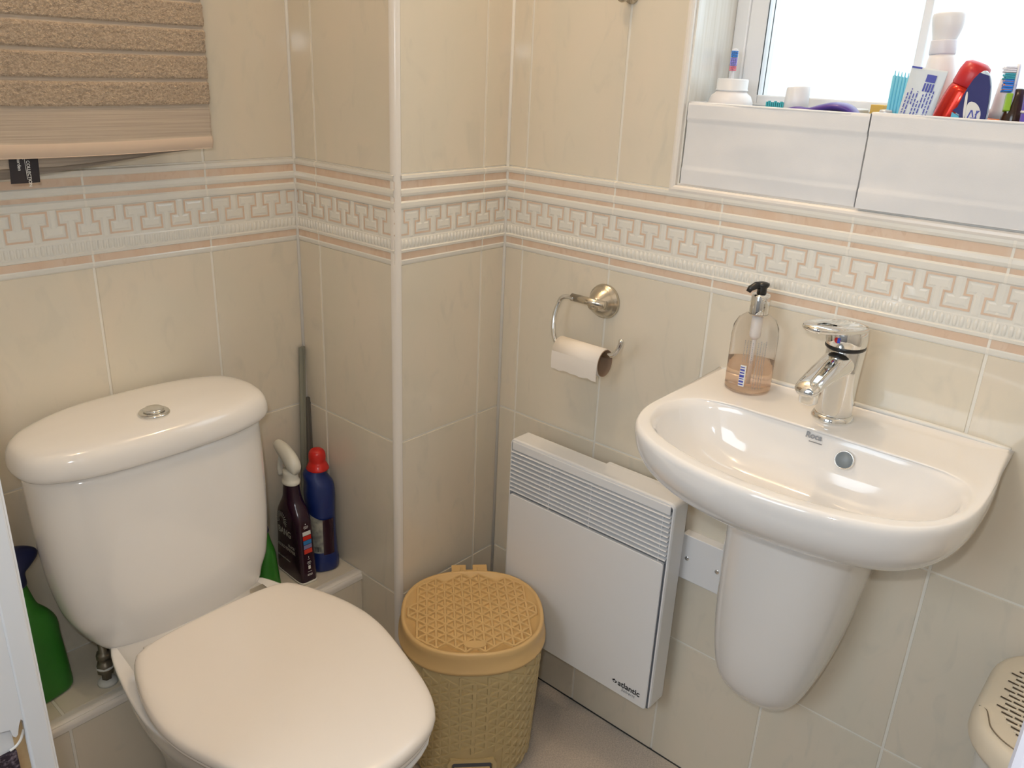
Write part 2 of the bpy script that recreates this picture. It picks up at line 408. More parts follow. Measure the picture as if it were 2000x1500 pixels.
# decorative relief border
def ribbon(mb, f, pts, wd, h, mi):
    """flat line of constant width along an open rectilinear path"""
    for (a, b), (c, d) in zip(pts, pts[1:]):
        x0, x1, y0, y1 = min(a, c)-wd/2, max(a, c)+wd/2, min(b, d)-wd/2, max(b, d)+wd/2
        hh = h+(.00012 if abs(a-c) > abs(b-d) else 0)
        vs = [f(x0, y0, hh), f(x1, y0, hh), f(x1, y1, hh), f(x0, y1, hh)]
        mb.add(vs, [(0, 1, 2, 3)], mi)
def border(name, f, L, s0, lines):
    mb = MB()
    # (z, height) cross-section, material per strip : 0 glaze, 1 apricot
    prof = [(0, 0, 0), (.0005, .0022, 0), (.0060, .0030, 0), (.0080, .0022, 1), (.0195, .0022, 0), (.0205, .0040, 0), (.0245, .0046, 0), (.0262, .0026, 0),
            (.0425, .0026, 0), (.0440, .0020, 0), (.0925, .0020, 0), (.0945, .0040, 0), (.0975, .0046, 0), (.1035, .0046, 0), (.1062, .0026, 1), (.1130, .0026, 0),
            (.1148, .0044, 0), (.1190, .0052, 0), (.1245, .0046, 0), (.1265, .0026, 1), (.1385, .0026, 0), (.1396, .0044, 0), (.1435, .0058, 0), (.1482, .0056, 0), (.1496, 0, 0)]
    ls = [x for x in lines if 0 < x < L]
    cuts = [0]+ls+[L]
    for a, b in zip(cuts, cuts[1:]):
        for (za, ha, mi), (zb, hb, _) in zip(prof, prof[1:]):
            mb.add([f(a, ZB+za, ha), f(b, ZB+za, ha), f(b, ZB+zb, hb), f(a, ZB+zb, hb)], [(0, 1, 2, 3)], mi)
    for g in ls:      # vertical joints between border tiles
        for (za, ha, mi), (zb, hb, _) in zip(prof, prof[1:]):
            mb.add([f(g-.0017, ZB+za, ha+.0004), f(g+.0017, ZB+za, ha+.0004), f(g+.0017, ZB+zb, hb+.0004), f(g-.0017, ZB+zb, hb+.0004)], [(0, 1, 2, 3)], 2)
    P = .05; hb_ = .0026
    zt, zm, zl = ZB+.0905, ZB+.0705, ZB+.0505
    k0 = int(math.floor(-s0/P))-1; k1 = int(math.ceil((L-s0)/P))+1
    lw = .0029
    def clip(pts): return [(min(max(a, .0012), L-.0012), b) for a, b in pts]
    for k in range(k0, k1+1):
        c = s0+k*P
        pts = [(c-.34*P, zm), (c-.34*P, zt), (c+.34*P, zt), (c+.34*P, zm), (c+.16*P, zm), (c+.16*P, zl), (c+.84*P, zl), (c+.84*P, zm), (c+.66*P, zm)]
        if c-.34*P > L or c+.84*P < 0: pts = None
        if pts:
            pc = clip(pts)
            for q in range(len(pc)-1):
                if abs(pc[q][0]-pc[q+1][0])+abs(pc[q][1]-pc[q+1][1]) > 1e-5:
                    if pc[q][0] == pc[q+1][0] and (pc[q][0] <= .00121 or pc[q][0] >= L-.00121): continue
                    ribbon(mb, f, [pc[q], pc[q+1]], lw, hb_, 1)
        a, s_ = .34*P-.0030, .16*P-.0026
        T = [(c-s_, ZB+.044), (c+s_, ZB+.044), (c+s_, zm+.0026), (c+a, zm+.0026), (c+a, zt-.0030), (c-a, zt-.0030), (c-a, zm+.0026), (c-s_, zm+.0026)]
        if c-a > .001 and c+a < L-.001: mb.prism(T, f, .0018, .0028, 0, .0030)
        c2 = c+.5*P
        T = [(c2-s_, ZB+.094), (c2-s_, zm-.0026), (c2-a, zm-.0026), (c2-a, zl+.0030), (c2+a, zl+.0030), (c2+a, zm-.0026), (c2+s_, zm-.0026), (c2+s_, ZB+.094)]
        if c2-a > .001 and c2+a < L-.001: mb.prism(T[::-1], f, .0018, .0028, 0, .0030)
    bp = .2/24; i = 0
    while True:       # row of little beads under the key pattern
        s = s0+bp*(i+.5)-math.floor(s0/bp)*bp
        if s > L-.004: break
        i += 1
        if s < .004: continue
        rr = []
        for zz, r_, hh in ((ZB+.0270, .0016, .0016), (ZB+.0285, .0032, .0028), (ZB+.0345, .0034, .0037), (ZB+.0400, .0032, .0032), (ZB+.0418, .0014, .0016)):
            rr.append([f(s+r_*math.cos(t), zz, .0018+hh*math.sin(t)*.8) for t in (0, PI/4, PI/2, 3*PI/4, PI)])
        mb.loft(rr, 0, False, False, True, False)
    return struct(obj(name, mb, [M['border'], M['tile_orange'], M['grout']]))
border('trim_1', fD, 1.40, .0469+.025, LD)
border('trim_2', fC, .2660, .0656+.025, [.0656])
border('trim_3', fB, .2803, .2122-.025, [.2122])
border('trim_4', fA, .7250, .1802+.025, LA)

# silicone lines in the inner corners and the rounded trim on the outer corner
mb = MB(); mb.tube([(-.0028, -.0028, 0), (-.0028, -.0028, 2.35)], .0034, 8); struct(obj('trim_5', mb, M['silicone']))
mb = MB(); mb.tube([(WX-.0028, DY-.0028, Z0), (WX-.0028, DY-.0028, 2.35)], .0034, 8); struct(obj('trim_6', mb, M['silicone']))
mb = MB(); r_ = .0115; cx, cy = WX+.0072, .0072
ring = [(WX+.0095, -.0025), (WX+.0085, -.0042)]+[(cx+r_*math.cos(a), cy+r_*math.sin(a)) for a in [math.radians(262-6*k) for k in range(0, 15)]]+[(WX-.0042, .0085), (WX-.0025, .0095), (WX+.004, .004)]
mb.loft([[(x, y, z) for x, y in ring] for z in (.0, 2.35)], 0, smooth=False)
struct(obj('trim_7', mb, M['trim']))

# tiled ledge under the cistern
YS = .115
mb = MB()
tiles(mb, rects(LA, [0, Z0-.016], None, None), lambda s, z, h: (WX-s, YS-h, z))
tiles(mb, [(a, b, 0.018, DY-YS) for a, b in zip(LA, LA[1:])], lambda s, z, h: (WX-s, YS+z, Z0-.0016+h))
mb.box((-.995, YS, 0), (WX-.0005, DY-.0005, Z0-.0016), 1)
ledge = struct(obj('ledge', mb, [M['tile'], M['grout']]))
prof = [(YS+.018, Z0)]+[(YS+.008-.011*math.sin(a), Z0-.010+.011*math.cos(a)) for a in [math.radians(t) for t in range(0, 100, 10)]]+[(YS-.003, Z0-.016), (YS+.001, Z0-.016)]
mb = MB(); mb.loft([[(x, y, z) for y, z in prof] for x in (-.995, WX)], 0, smooth=False)
struct(obj('trim_8', mb, M['trim']))

# ------------------------------------------------------------------ window
s0, s1, zb, zt = HOLE
win = bpy.data.objects.new('window_1', None); COL.objects.link(win); win.location = (.08, -(s0+s1)/2, zb); struct(win)
def inwin(mb, name, mat, **k):
    o = obj(name, mb, mat, win, **k); o.matrix_parent_inverse = Matrix.Translation(-win.location); return o
mb = MB()   # tiled reveal lining
mb.box((0.002, -s0-.004, zb), (.16, -s0+.0, zt)); mb.box((.002, -s1, zb), (.16, -s1+.004, zt)); mb.box((.002, -s1, zt-.004), (.16, -s0, zt))
inwin(mb, 'reveal_lining', streak(new_mat('reveal_tile', (.84, .81, .74), .12), (.78, .75, .67), (.86, .84, .78), (150, 150, 6), .3))
mb = MB(); mb.box((.002, -s1+.004, zb), (.118, -s0-.004, zb+.004)); inwin(mb, 'window_sill', M['trim'])
xf = .118
mb = MB()
mb.box((xf, -s1+.004, zb), (.16, -s0-.004, 1.205)); mb.box((xf, -s1+.004, zt-.05), (.16, -s0-.004, zt-.004))
mb.box((xf, -s0-.004, 1.205), (.16, -s0-.028, zt-.05)); mb.box((xf, -s1+.004, 1.205), (.16, -s1+.028, zt-.05))
inwin(mb, 'window_frame', M['upvc'], bevel=.003)
mb = MB(); g0, g1 = s0+.028, s1-.028
xc = xf+.002
mb.box((xc, -g0, 1.205), (.158, -g0-.030, zt-.05)); mb.box((xc, -g1, 1.205), (.158, -g1+.030, zt-.05))
mb.box((xc, -g1+.030, 1.205), (.158, -g0-.030, 1.2415)); mb.box((xc, -g1+.030, zt-.087), (.158, -g0-.030, zt-.05))
mb.box((.136, -.652, 1.2415), (.144, -.640, zt-.087))
inwin(mb, 'sash', M['upvc'], bevel=.002)
mb = MB(); mb.box((xc-.0006, -g0-.0300, 1.2415), (xc+.002, -g0-.0306, zt-.087)); mb.box((xc+.010, -g0-.0345, 1.2415), (xc+.012, -g0-.0352, zt-.087))
inwin(mb, 'gasket', M['rubber'])
mb = MB(); mb.box((.138, -g1+.028, 1.240), (.142, -g0-.028, zt-.085)); inwin(mb, 'pane', M['pane'])
# plastic edging round the opening
def quarter(path_pts, r):
    mb = MB()
    prof = [(-.0, 0), (-r*.55, r*.12), (-r*.85, r*.45), (-r*.9, r*.8), (-r*.6, r), (0, r)]
    return mb, prof
mb = MB(); r_ = .011
pf = [(.002, 0), (-.0045, 0), (-.0068, .0025), (-.0072, .0060), (-.0058, .0098), (-.0020, r_), (.004, r_)]   # (x, outward distance)
ringsL = []
for (ys, zs, dy, dz) in ((-s0, zt, 1, 1), (-s0, zb, 1, -1), (-s1, zb, -1, -1), (-s1, zt, -1, 1)):
    ringsL.append([(x, ys+dy*(d-.001), zs+dz*(d-.001)) for x, d in pf])
mb.loft(ringsL+[ringsL[0]], 0, False, False, False)
struct(obj('trim_9', mb, M['trim']))

# ------------------------------------------------------------------ doorway posts
def jamb_box(name, a, b, mat, par, bev=.002):
    mb = MB(); mb.box(a, b); o = obj(name, mb, mat, par, bevel=bev); o.matrix_parent_inverse = Matrix.Translation(-par.location); return o
dr = bpy.data.objects.new('door_1', None); COL.objects.link(dr); dr.location = (-1.01, -.335, 0); struct(dr)
jamb_box('casing_edge', (-1.0175, -.3440, 0), (-.9985, -.334, 2.05), M['paint'], dr)
mb = MB()
poly = [(-1.060, 2.05), (-1.0172, 2.05), (-1.0172, .693), (-1.0190, .696), (-1.0215, .690), (-1.0235, .6815), (-1.0255, .6795), (-1.0275, .682), (-1.0285, .690), (-1.060, .700)]
mb.prism(poly, lambda u, v, h: (u, -.336-h, v), 0, .007)
o = obj('door_stop', mb, M['paint'], dr); o.matrix_parent_inverse = Matrix.Translation(-dr.location)
jamb_box('door_lining', (-1.0265, -.3375, 0), (-1.0165, -.3348, .71), M['wood'], dr, .0005)
mb = MB(); mb.tube(smoothpath([(-1.031, -.3372, .664), (-1.026, -.3378, .666), (-1.021, -.3378, .671), (-1.017, -.3372, .680)]), .0013, 8)
o = obj('cable', mb, M['trim'], dr); o.matrix_parent_inverse = Matrix.Translation(-dr.location)
mb = MB(); mb.box((-1.079, -.3385, 0), (-1.0262, -.3352, .662))
tag(obj('fabric_strip', mb, M['purple_carpet']), 'dark purple speckled fabric strip beside brown timber at the lower left door frame', 'fabric')
dr2 = bpy.data.objects.new('door_2', None); COL.objects.link(dr2); dr2.location = (-1.0, -1.07, 0); struct(dr2)
jamb_box('casing_edge', (-1.005, -1.075, 0), (-.994, -1.0405, 2.05), new_mat('white_paint_darkened', (.30, .29, .31), .5), dr2)  # white casing, its colour darkened to offset the close camera flash

# ------------------------------------------------------------------ toilet
def at(par, o):
    o.matrix_parent_inverse = Matrix.Translation(-par.location); return o
TX = -.655
def dsec(wd, yf, yb, z, bow, N=96, rc=.04):
    """D-shaped section: flat back yb, bowed front yf"""
    pts = [(-wd+rc*.2, yb), (wd-rc*.2, yb), (wd, yb-rc*.35), (wd+.002, (yb+yf+bow)/2), (wd, yf+bow+rc*.45), (wd*.90, yf+bow*.62), (wd*.62, yf+bow*.22), (wd*.3, yf), (-wd*.3, yf), (-wd*.62, yf+bow*.22), (-wd*.90, yf+bow*.62), (-wd, yf+bow+rc*.45), (-wd-.002, (yb+yf+bow)/2), (-wd, yb-rc*.35)]
    p = chaikin(pts, 3)
    return [(TX+x, y, z) for x, y in polar(p, (0, (yb*.6+yf*.4)), N)]
toilet = thing('toilet', 'white close-coupled toilet with rounded cistern and closed seat lid', 'toilet', (TX, 0, 0))
def lsec(wd, yf, yb, z, N=96):
    k = (yb-yf)
    pts = [(-wd*.30, yb), (wd*.34, yb), (wd*.70, yb-.012), (wd*.95, yb-.034), (wd*1.005, yb-.080), (wd*1.0, yf+.072), (wd*.955, yf+.040), (wd*.78, yf+.018), (wd*.42, yf+.001), (-wd*.42, yf+.001), (-wd*.78, yf+.018), (-wd*.955, yf+.040), (-wd*1.0, yf+.072), (-wd, yb-.085), (-wd*.88, yb-.048), (-wd*.62, yb-.018)]
    return [(TX+x, y, z) for x, y in polar(chaikin(pts, 3), (0, (yb+yf)/2), N)]
rings = [dsec(.098, .085, .225, .372, .02), dsec(.126, .066, .250, .380, .03), dsec(.148, .060, .258, .402, .035)]+[lsec(a_, b_, c_, z_) for a_, b_, c_, z_ in ((.164, .059, .260, .430), (.173, .061, .262, .465), (.180, .065, .263, .52), (.184, .072, .264, .60), (.186, .081, .264, .690))]
mb = MB(); mb.loft(catmull(rings, 4)); at(toilet, obj('cistern', mb, M['ceramic'], toilet))
rings = [lsec(.187, .080, .264, .690), lsec(.194, .0735, .271, .691), lsec(.1985, .070, .2735, .698), lsec(.1985, .0705, .2735, .712), lsec(.1955, .0745, .271, .7245), lsec(.188, .083, .265, .7335), lsec(.168, .100, .253, .7385)]
q_ = rings[-1]; cx_, cy_ = TX, .176
for k_, z_ in ((.66, .7412), (.33, .7424), (.08, .7426)): rings.append([(cx_+(x-cx_)*k_, cy_+(y-cy_)*k_, z_) for x, y, z in q_])
mb = MB(); mb.loft(catmull(rings, 3)); lid = at(toilet, obj('cistern_lid', mb, M['ceramic'], toilet))
mb = MB(); mb.lathe([(.0225, .7385), (.0235, .7435), (.0220, .7455), (.0170, .7465), (.0155, .7440)], (-.654, .131, 0), 40, caps=(True, True))
fb = at(toilet, obj('flush_button', mb, M['chrome'], toilet))
mb = MB(); mb.lathe([(.0148, .7440), (.0150, .7495), (.0135, .7508), (.004, .7506)], (-.654, .131, 0), 40)
at(toilet, obj('push_disc', mb, M['chrome'], toilet))
text('lid_logo', 'Roca', .009, frame((-.5150, .1920, .7384), (.98, .18, 0), (-.18, .98, 0)), M['ink_grey'], toilet, bold=.0002).matrix_parent_inverse = Matrix.Translation(-toilet.location)
# pan
def egg(cx, yb, yf, w_, N=96, back=.6):
    ym = yb-(yb-yf)*.42
    pts = [(-w_*back, yb), (w_*back, yb), (w_*.84, yb-.035), (w_*.985, ym+.06), (w_*1.0, ym-.01), (w_*.90, ym-.085), (w_*.66, yf+.040), (w_*.30, yf+.004), (-w_*.30, yf+.004), (-w_*.66, yf+.040), (-w_*.90, ym-.085), (-w_*1.0, ym-.01), (-w_*.985, ym+.06), (-w_*.84, yb-.035)]
    return [(cx+x, y) for x, y in polar(chaikin(pts, 4), (0, ym), N)]
SX = -.651
def pan(z, yb, yf, w_, back=.7): return [(x, y, z) for x, y in egg(SX, yb, yf, w_, back=back)]
rings = [pan(0, .11, -.22, .10, .9), pan(.02, .112, -.225, .103, .9), pan(.12, .112, -.22, .095), pan(.20, .113, -.25, .108), pan(.28, .113, -.32, .135), pan(.34, .113, -.385, .158), pan(.378, .113, -.418, .168), pan(.394, .112, -.425, .171), pan(.3965, .110, -.415, .166)]
mb = MB(); mb.loft(catmull(rings, 3)); at(toilet, obj('pan', mb, M['ceramic'], toilet))
mb = MB()   # flat shelf of the pan that carries the cistern
sh = chaikin([(-.108, .26), (.108, .26), (.121, .12), (.130, .03), (.136, -.03), (.12, -.06), (-.12, -.06), (-.136, -.03), (-.130, .03), (-.121, .12)], 2)
mb.loft([[(TX+x*k, y, z) for x, y in sh] for k, z in ((.93, .335), (.97, .36), (1, .392), (.99, .3975))])
at(toilet, obj('cistern_platform', mb, M['ceramic'], toilet))
rings = []
for z, g in ((.399, -.010), (.401, -.003), (.408, 0), (.4125, -.002)):
    rings.append([(x, y, z) for x, y in egg(SX, .024+g*.2, -.428-g, .173+g, back=.70)])
mb = MB(); mb.loft(rings); at(toilet, obj('seat_ring', mb, M['seat'], toilet))
rings = []
for z, g in ((.4135, -.004), (.4150, .0015), (.4215, .003), (.4285, .001), (.4325, -.005), (.4350, -.018), (.4362, -.06), (.4365, -.12)):
    rings.append([(x, y, z) for x, y in egg(SX, .016+g*.25, -.428-g, .173+g, back=.70)])
mb = MB(); mb.loft(catmull(rings, 2)); at(toilet, obj('seat_lid', mb, M['seat'], toilet))
for x in (-.735, -.565):
    mb = MB(); mb.tube([(x-.02, .036, .402), (x+.02, .036, .402)], .007, 16)
    at(toilet, obj('hinge', mb, M['seat'], toilet))
mb = MB(); mb.box((-.558, .040, .392), (-.533, .062, .404)); at(toilet, obj('fixing_bracket', mb, M['satin'], toilet, bevel=.001))

# water supply fitting under the cistern
v = thing('pipe_fitting', 'small grey and brass pipe fitting rising from the ledge under the cistern', 'pipe', (-.774, .158, Z0))
mb = MB(); mb.lathe([(.016, 0), (.015, .004), (.011, .008), (.008, .009)], n=20); obj('sealant_ring', mb, M['limescale'], v)
mb = MB(); mb.lathe([(.008, .008), (.008, .022), (.0135, .023), (.0135, .040), (.009, .042), (.009, .050), (.012, .051), (.012, .060), (.007, .062), (.007, .087)], n=6); obj('nut', mb, new_mat('dull_brass', (.22, .19, .14), .4, .6), v)
mb = MB(); mb.lathe([(.0141, .032), (.0141, .035)], n=20); obj('collar', mb, M['limescale'], v)

# ------------------------------------------------------------------ wash basin
basin = thing('wash_basin', 'white wall-hung china hand basin with tap and soap bottle on its back deck', 'basin', (0, -.70, .82))
OUT = chaikin([(0, -.483), (-.06, -.483), (-.15, -.478), (-.24, -.478), (-.305, -.515), (-.345, -.595), (-.358, -.70), (-.345, -.800), (-.312, -.875), (-.245, -.915), (-.15, -.918), (-.06, -.908), (0, -.903)], 3, closed=False)
BIN_ = chaikin([(-.120, -.70), (-.120, -.60), (-.128, -.535), (-.158, -.500), (-.225, -.496), (-.285, -.530), (-.322, -.61), (-.334, -.70), (-.322, -.79), (-.288, -.867), (-.228, -.900), (-.158, -.898), (-.126, -.868), (-.120, -.80)], 3)
PC = (-.215, -.70)
def bring(poly, z, sc=1., about=(0, -.70), zf=None):
    p = [(about[0]+(x-about[0])*sc, about[1]+(y-about[1])*sc) for x, y in poly]
    return [(x, y, z if zf is None else zf(x, y)) for x, y in polar(p, PC, 120)]
def oz(z, tilt=0): return lambda x, y: z + .005*max(0, 1+x/.20)*(1 if tilt else 0)
rings = [bring(OUT, .718, .62), bring(OUT, .7195, .68), bring(OUT, .727, .79), bring(OUT, .743, .885), bring(OUT, .764, .948), bring(OUT, .785, .983), bring(OUT, .804, .997), bring(OUT, .8150, .9985, zf=oz(.8150, 1)), bring(OUT, .8205, .990, zf=oz(.8205, 1)),
         bring(OUT, .8220, .978, zf=oz(.8215, 1)), bring(BIN_, .8210, 1.030, (-.215, -.70)), bring(BIN_, .8185, 1.005, (-.215, -.70)), bring(BIN_, .8120, .975, (-.215, -.70)), bring(BIN_, .8010, .950, (-.215, -.70)), bring(BIN_, .783, .905, (-.215, -.70)), bring(BIN_, .761, .820, (-.215, -.70)), bring(BIN_, .742, .66, (-.215, -.70)), bring(BIN_, .733, .40, (-.215, -.70)), bring(BIN_, .730, .10, (-.215, -.70))]
# keep the wall side flat against the wall
rr = []
for r in catmull(rings, 3): rr.append([(min(x, 0), y, z) for x, y, z in r])
mb = MB(); mb.loft(rr); at(basin, obj('bowl', mb, M['ceramic'], basin))
mb = MB(); mb.lathe([(.020, .7315), (.021, .7335), (.014, .7335), (.012, .731)], (-.225, -.70, 0), 32); at(basin, obj('drain', mb, M['chrome'], basin))
q = Matrix.Translation((-.1318, -.738, .796)) @ Vector((-1, 0, .35)).to_track_quat('Z', 'Y').to_matrix().to_4x4()
mb = MB(); mb.lathe([(.0128, -.004), (.0128, .0012), (.0116, .0018), (.0110, .0005)], n=32)
o = obj('overflow_ring', mb, M['chrome'], basin); o.data.transform(q); at(basin, o)
mb = MB(); mb.lathe([(.0112, .0), (.0110, .0011), (.001, .0013)], n=32)
o = obj('overflow_hole', mb, new_mat('overflow_grey', (.20, .24, .27), .4), basin); o.data.transform(q); at(basin, o)
at(basin, text('basin_logo', 'Roca', .0112, frame((-.1262, -.679, .8095), (0, -1, 0), (.45, 0, .9)), M['ink_grey'], basin, bold=.0004))
mb = MB(); mb.box((-.1290, -.686, .8050), (-.1275, -.704, .8060)); at(basin, obj('logo_underline', mb, M['ink_grey'], basin))
mb = MB(); mb.tube(smoothpath([(-.003, -.484, .826), (-.003, -.60, .829), (-.003, -.80, .829), (-.003, -.903, .826)]), .0035, 8); at(basin, obj('silicone_bead', mb, M['silicone'], basin))
# half pedestal
ped = thing('half_pedestal', 'white china half pedestal shroud on the wall under the basin', 'pedestal', (0, -.695, .30))
def psec(f, w_, ww, z):
    pts = [(.001, -ww), (-f*.35, -(ww*.35+w_*.66)), (-f*.76, -w_*.92), (-f, -w_*.45), (-f, w_*.45), (-f*.76, w_*.92), (-f*.35, (ww*.35+w_*.66)), (.001, ww)]
    p = chaikin(pts, 3, closed=False)
    yc = -.679+.017*max(0, min(1, (.60-z)/.24))
    return [(x, yc+y, z) for x, y in p]
rings = [psec(.012, .014, .014, .298), psec(.060, .036, .030, .304), psec(.096, .053, .040, .317), psec(.120, .067, .052, .338), psec(.137, .079, .063, .366), psec(.148, .089, .077, .410), psec(.156, .097, .088, .470), psec(.163, .1025, .093, .54), psec(.170, .106, .101, .63), psec(.176, .107, .105, .717)]
mb = MB(); mb.loft(catmull(rings, 4)); at(ped, obj('shroud', mb, M['ceramic'], ped))

# basin tap
tap = thing('basin_tap', 'chrome single-lever mixer tap on the back deck of the basin', 'tap', (-.065, -.69, .8215), (0, 0, math.radians(-5)))
mb = MB(); mb.lathe([(.0285, 0), (.0290, .004), (.0275, .007), (.0260, .010)], n=48); obj('base_ring', mb, M['chrome'], tap)
mb = MB()
rings = []
for z, r, dx in ((.007, .0250, 0), (.030, .0243, 0), (.055, .0243, 0), (.078, .0250, 0), (.094, .0255, .001), (.106, .0258, .002)):
    rings.append([(dx+r*math.cos(a), r*math.sin(a), z) for a in [2*PI*k/48 for k in range(48)]])
mb.loft(catmull(rings, 3)); obj('body', mb, M['chrome'], tap)
mb = MB()    # spout : tapered arm towards the room
rings = []
for x, z, hw, hh in ((.004, .084, .0225, .0210), (-.018, .086, .0215, .0200), (-.045, .082, .0200, .0165), (-.072, .075, .0185, .0125), (-.094, .068, .0170, .0100), (-.102, .0655, .0120, .0060)):
    rings.append([(x+hh*.35*math.sin(a), hw*math.cos(a), z+hh*math.sin(a)) for a in [2*PI*k/32 for k in range(32)]])
mb.loft(catmull(rings, 4)); sp = obj('spout', mb, M['chrome'], tap)
mb = MB(); mb.lathe([(.0115, .066), (.0125, .060), (.0125, .048), (.0110, .046)], (-.086, 0, 0), 32); obj('aerator', mb, M['chrome'], sp)
mb = MB(); mb.lathe([(.0245, .1050), (.0268, .1075), (.0268, .1110), (.0240, .1130)], n=40); o = obj('seal_ring', mb, M['black'], tap); o.location = (-.002, 0, 0)
mb = MB()    # cartridge cap, domed
rings = []
for z, r, dx in ((.110, .0262, -.002), (.118, .0275, -.003), (.128, .0270, -.004), (.136, .0240, -.005), (.141, .0175, -.007), (.143, .006, -.009)):
    rings.append([(dx+r*math.cos(a), r*math.sin(a), z) for a in [2*PI*k/48 for k in range(48)]])
mb.loft(catmull(rings, 3)); cp = obj('cap', mb, M['chrome'], tap)
mb = MB()    # loop lever
pa = [(-.002, .019, .136), (-.030, .0225, .141), (-.066, .0215, .147), (-.094, .013, .1505), (-.103, 0, .1515), (-.094, -.013, .1505), (-.066, -.0215, .147), (-.030, -.0225, .141), (-.002, -.019, .136)]
path = smoothpath(pa, 5)
rings = []
for i, p in enumerate(path):
    t = (Vector(path[min(i+1, len(path)-1)])-Vector(path[max(i-1, 0)])).normalized(); u = Vector((0, 0, 1)); sd = t.cross(u).normalized(); u = sd.cross(t)
    rings.append([Vector(p)+sd*.0085*math.cos(a)+u*.0055*math.sin(a) for a in [2*PI*k/16 for k in range(16)]])
mb.loft(rings)
rings = [[(x, y*hw, z+dz*math.cos(y*PI/2*.9)) for y in [-1+2*k/10 for k in range(11)]] for x, hw, z, dz in ((.024, .006, .128, .002), (.014, .020, .137, .003), (-.004, .022, .141, .004), (-.022, .0225, .1425, .0035), (-.050, .021, .1450, .0025))]
mb.loft(catmull(rings, 3), 0, False, False, True, False)
lv = obj('lever', mb, M['chrome'], tap)
mb = MB(); mb.lathe([(.0044, -.0298), (.0042, -.0310), (.0005, -.0313)], (-.0, .0, .122), 20, axis='x')
obj('hot_mark', mb, new_mat('red_mark', (.6, .02, .02), .3), cp)
mb = MB(); mb.box((-.0317, -.0040, .1185), (-.0309, -.0001, .1255)); obj('cold_mark', mb, new_mat('blue_mark', (.03, .1, .6), .3), cp, bevel=.0006)

# soap bottle
sb = thing('soap_bottle', 'clear pump bottle one third full of peach soap on the basin deck', 'soap bottle', (-.050, -.5515, .8225))
H_ = [(.0300, 0), (.0335, .002), (.0340, .008), (.0340, .085), (.0325, .100), (.0270, .111), (.0180, .118), (.0125, .121), (.0120, .126)]
mb = MB(); mb.lathe(H_, n=56)
obj('bottle', mb, M['glass'], sb)
mb = MB(); mb.lathe([(.0280, .0030), (.0318, .0045), (.0320, .010), (.0320, .046), (.0310, .0465), (.002, .0465)], n=56); obj('soap', mb, M['soap'], sb)
mb = MB(); mb.lathe([(.0135, .118), (.0140, .120), (.0138, .146), (.0128, .149), (.008, .150)], n=40); obj('collar', mb, M['chrome'], sb)
mb = MB(); mb.tube([(0, 0, .118), (.001, 0, .010)], .0028, 10); mb.lathe([(.0075, .118), (.0075, .085), (.004, .080)], n=16); obj('dip_tube', mb, M['pump_body'], sb)
mb = MB(); mb.lathe([(.0070, .149), (.0068, .158), (.0090, .1605), (.0100, .163), (.0095, .1655), (.004, .167)], n=24)
mb.tube([(0, 0, .1615), (-.009, .006, .1620), (-.016, .011, .1575), (-.018, .0125, .1525)], [.0060, .0055, .0045, .0035], 12)
obj('pump_head', mb, M['black'], sb)
def on_cyl(name, mat, parent, R_, a0, a1, z0, z1, n=6):
    mb = MB(); vs = []
    for k in range(n+1):
        a = a0+(a1-a0)*k/n
        for z in (z0, z1): vs.append((R_*math.cos(a), R_*math.sin(a), z))
    mb.add(vs, [(2*k, 2*k+2, 2*k+3, 2*k+1) for k in range(n)])
    return obj(name, mb, mat, parent)
ac = math.atan2(CAM_LOC.y+.5515, CAM_LOC.x+.042)
on_cyl('barcode_label', M['ink_white'], sb, .03425, ac-.10-.30, ac-.30+.16, .014, .047)
mb = MB()
for k, (zz, hh) in enumerate(((.016, .002), (.020, .003), (.025, .0015), (.028, .004), (.034, .002), (.038, .003), (.043, .0015))):
    vs = []
    for a in [ac-.39+.05*j for j in range(5)]:
        vs += [(.03440*math.cos(a), .0344*math.sin(a), zz), (.0344*math.cos(a), .0344*math.sin(a), zz+hh)]
    mb.add(vs, [(2*j, 2*j+2, 2*j+3, 2*j+1) for j in range(4)])
obj('barcode', mb, M['ink_blue'], sb)
mb = MB()
for k in range(8):
    a = ac-.36+.115*k + (.10 if k > 3 else 0)
    z = .052 if k < 4 else .012
    while z < .085:
        L_ = random.uniform(.001, .0028)
        mb.add([(.0343*math.cos(a+da), .0343*math.sin(a+da), zz) for da, zz in ((0, z), (.028, z), (.028, z+L_), (0, z+L_))], [(0, 1, 2, 3)])
        z += L_+.0009
obj('label_text', mb, M['ink_grey'], sb)

# ------------------------------------------------------------------ panel heater
ht = thing('panel_heater', 'white electric panel heater with louvred top grille low on the right wall', 'heater', (-.05, -.289, .16))
y0, y1, hz0, hz1 = -.107, -.474, .1665, .5985
def rrect(y0, y1, z0, z1, r, n=6):
    pts = []
    for cy_, cz_, a0 in ((y0-r, z1-r, 0), (y1+r, z1-r, PI/2), (y1+r, z0+r, PI), (y0-r, z0+r, 3*PI/2)):
        for k in range(n+1):
            a = a0+PI/2*k/n; pts.append((cy_+r*math.cos(a), cz_+r*math.sin(a)))
    return pts
mb = MB()    # casing
P_ = rrect(y0, y1, hz0, hz1, .010); Q_ = rrect(y0-.004, y1+.004, hz0+.004, hz1-.004, .008)
mb.loft([[(x, y, z) for y, z in P] for x, P in ((-.036, P_), (-.076, P_), (-.0795, offset(P_, .0015)), (-.080, Q_), (-.055, Q_))], 0, True, True, False)
at(ht, obj('casing', mb, M['metal_white'], ht))
mb = MB(); mb.box((-.036, -.300, hz0+.03), (-.0225, y1+.015, hz1-.0005)); mb.box((-.022, -.33, .25), (-.001, -.36, .50)); mb.box((-.036, -.15, .30), (-.001, -.18, .36))
at(ht, obj('rear_housing', mb, M['metal_white'], ht, bevel=.002))
ZG = .4815
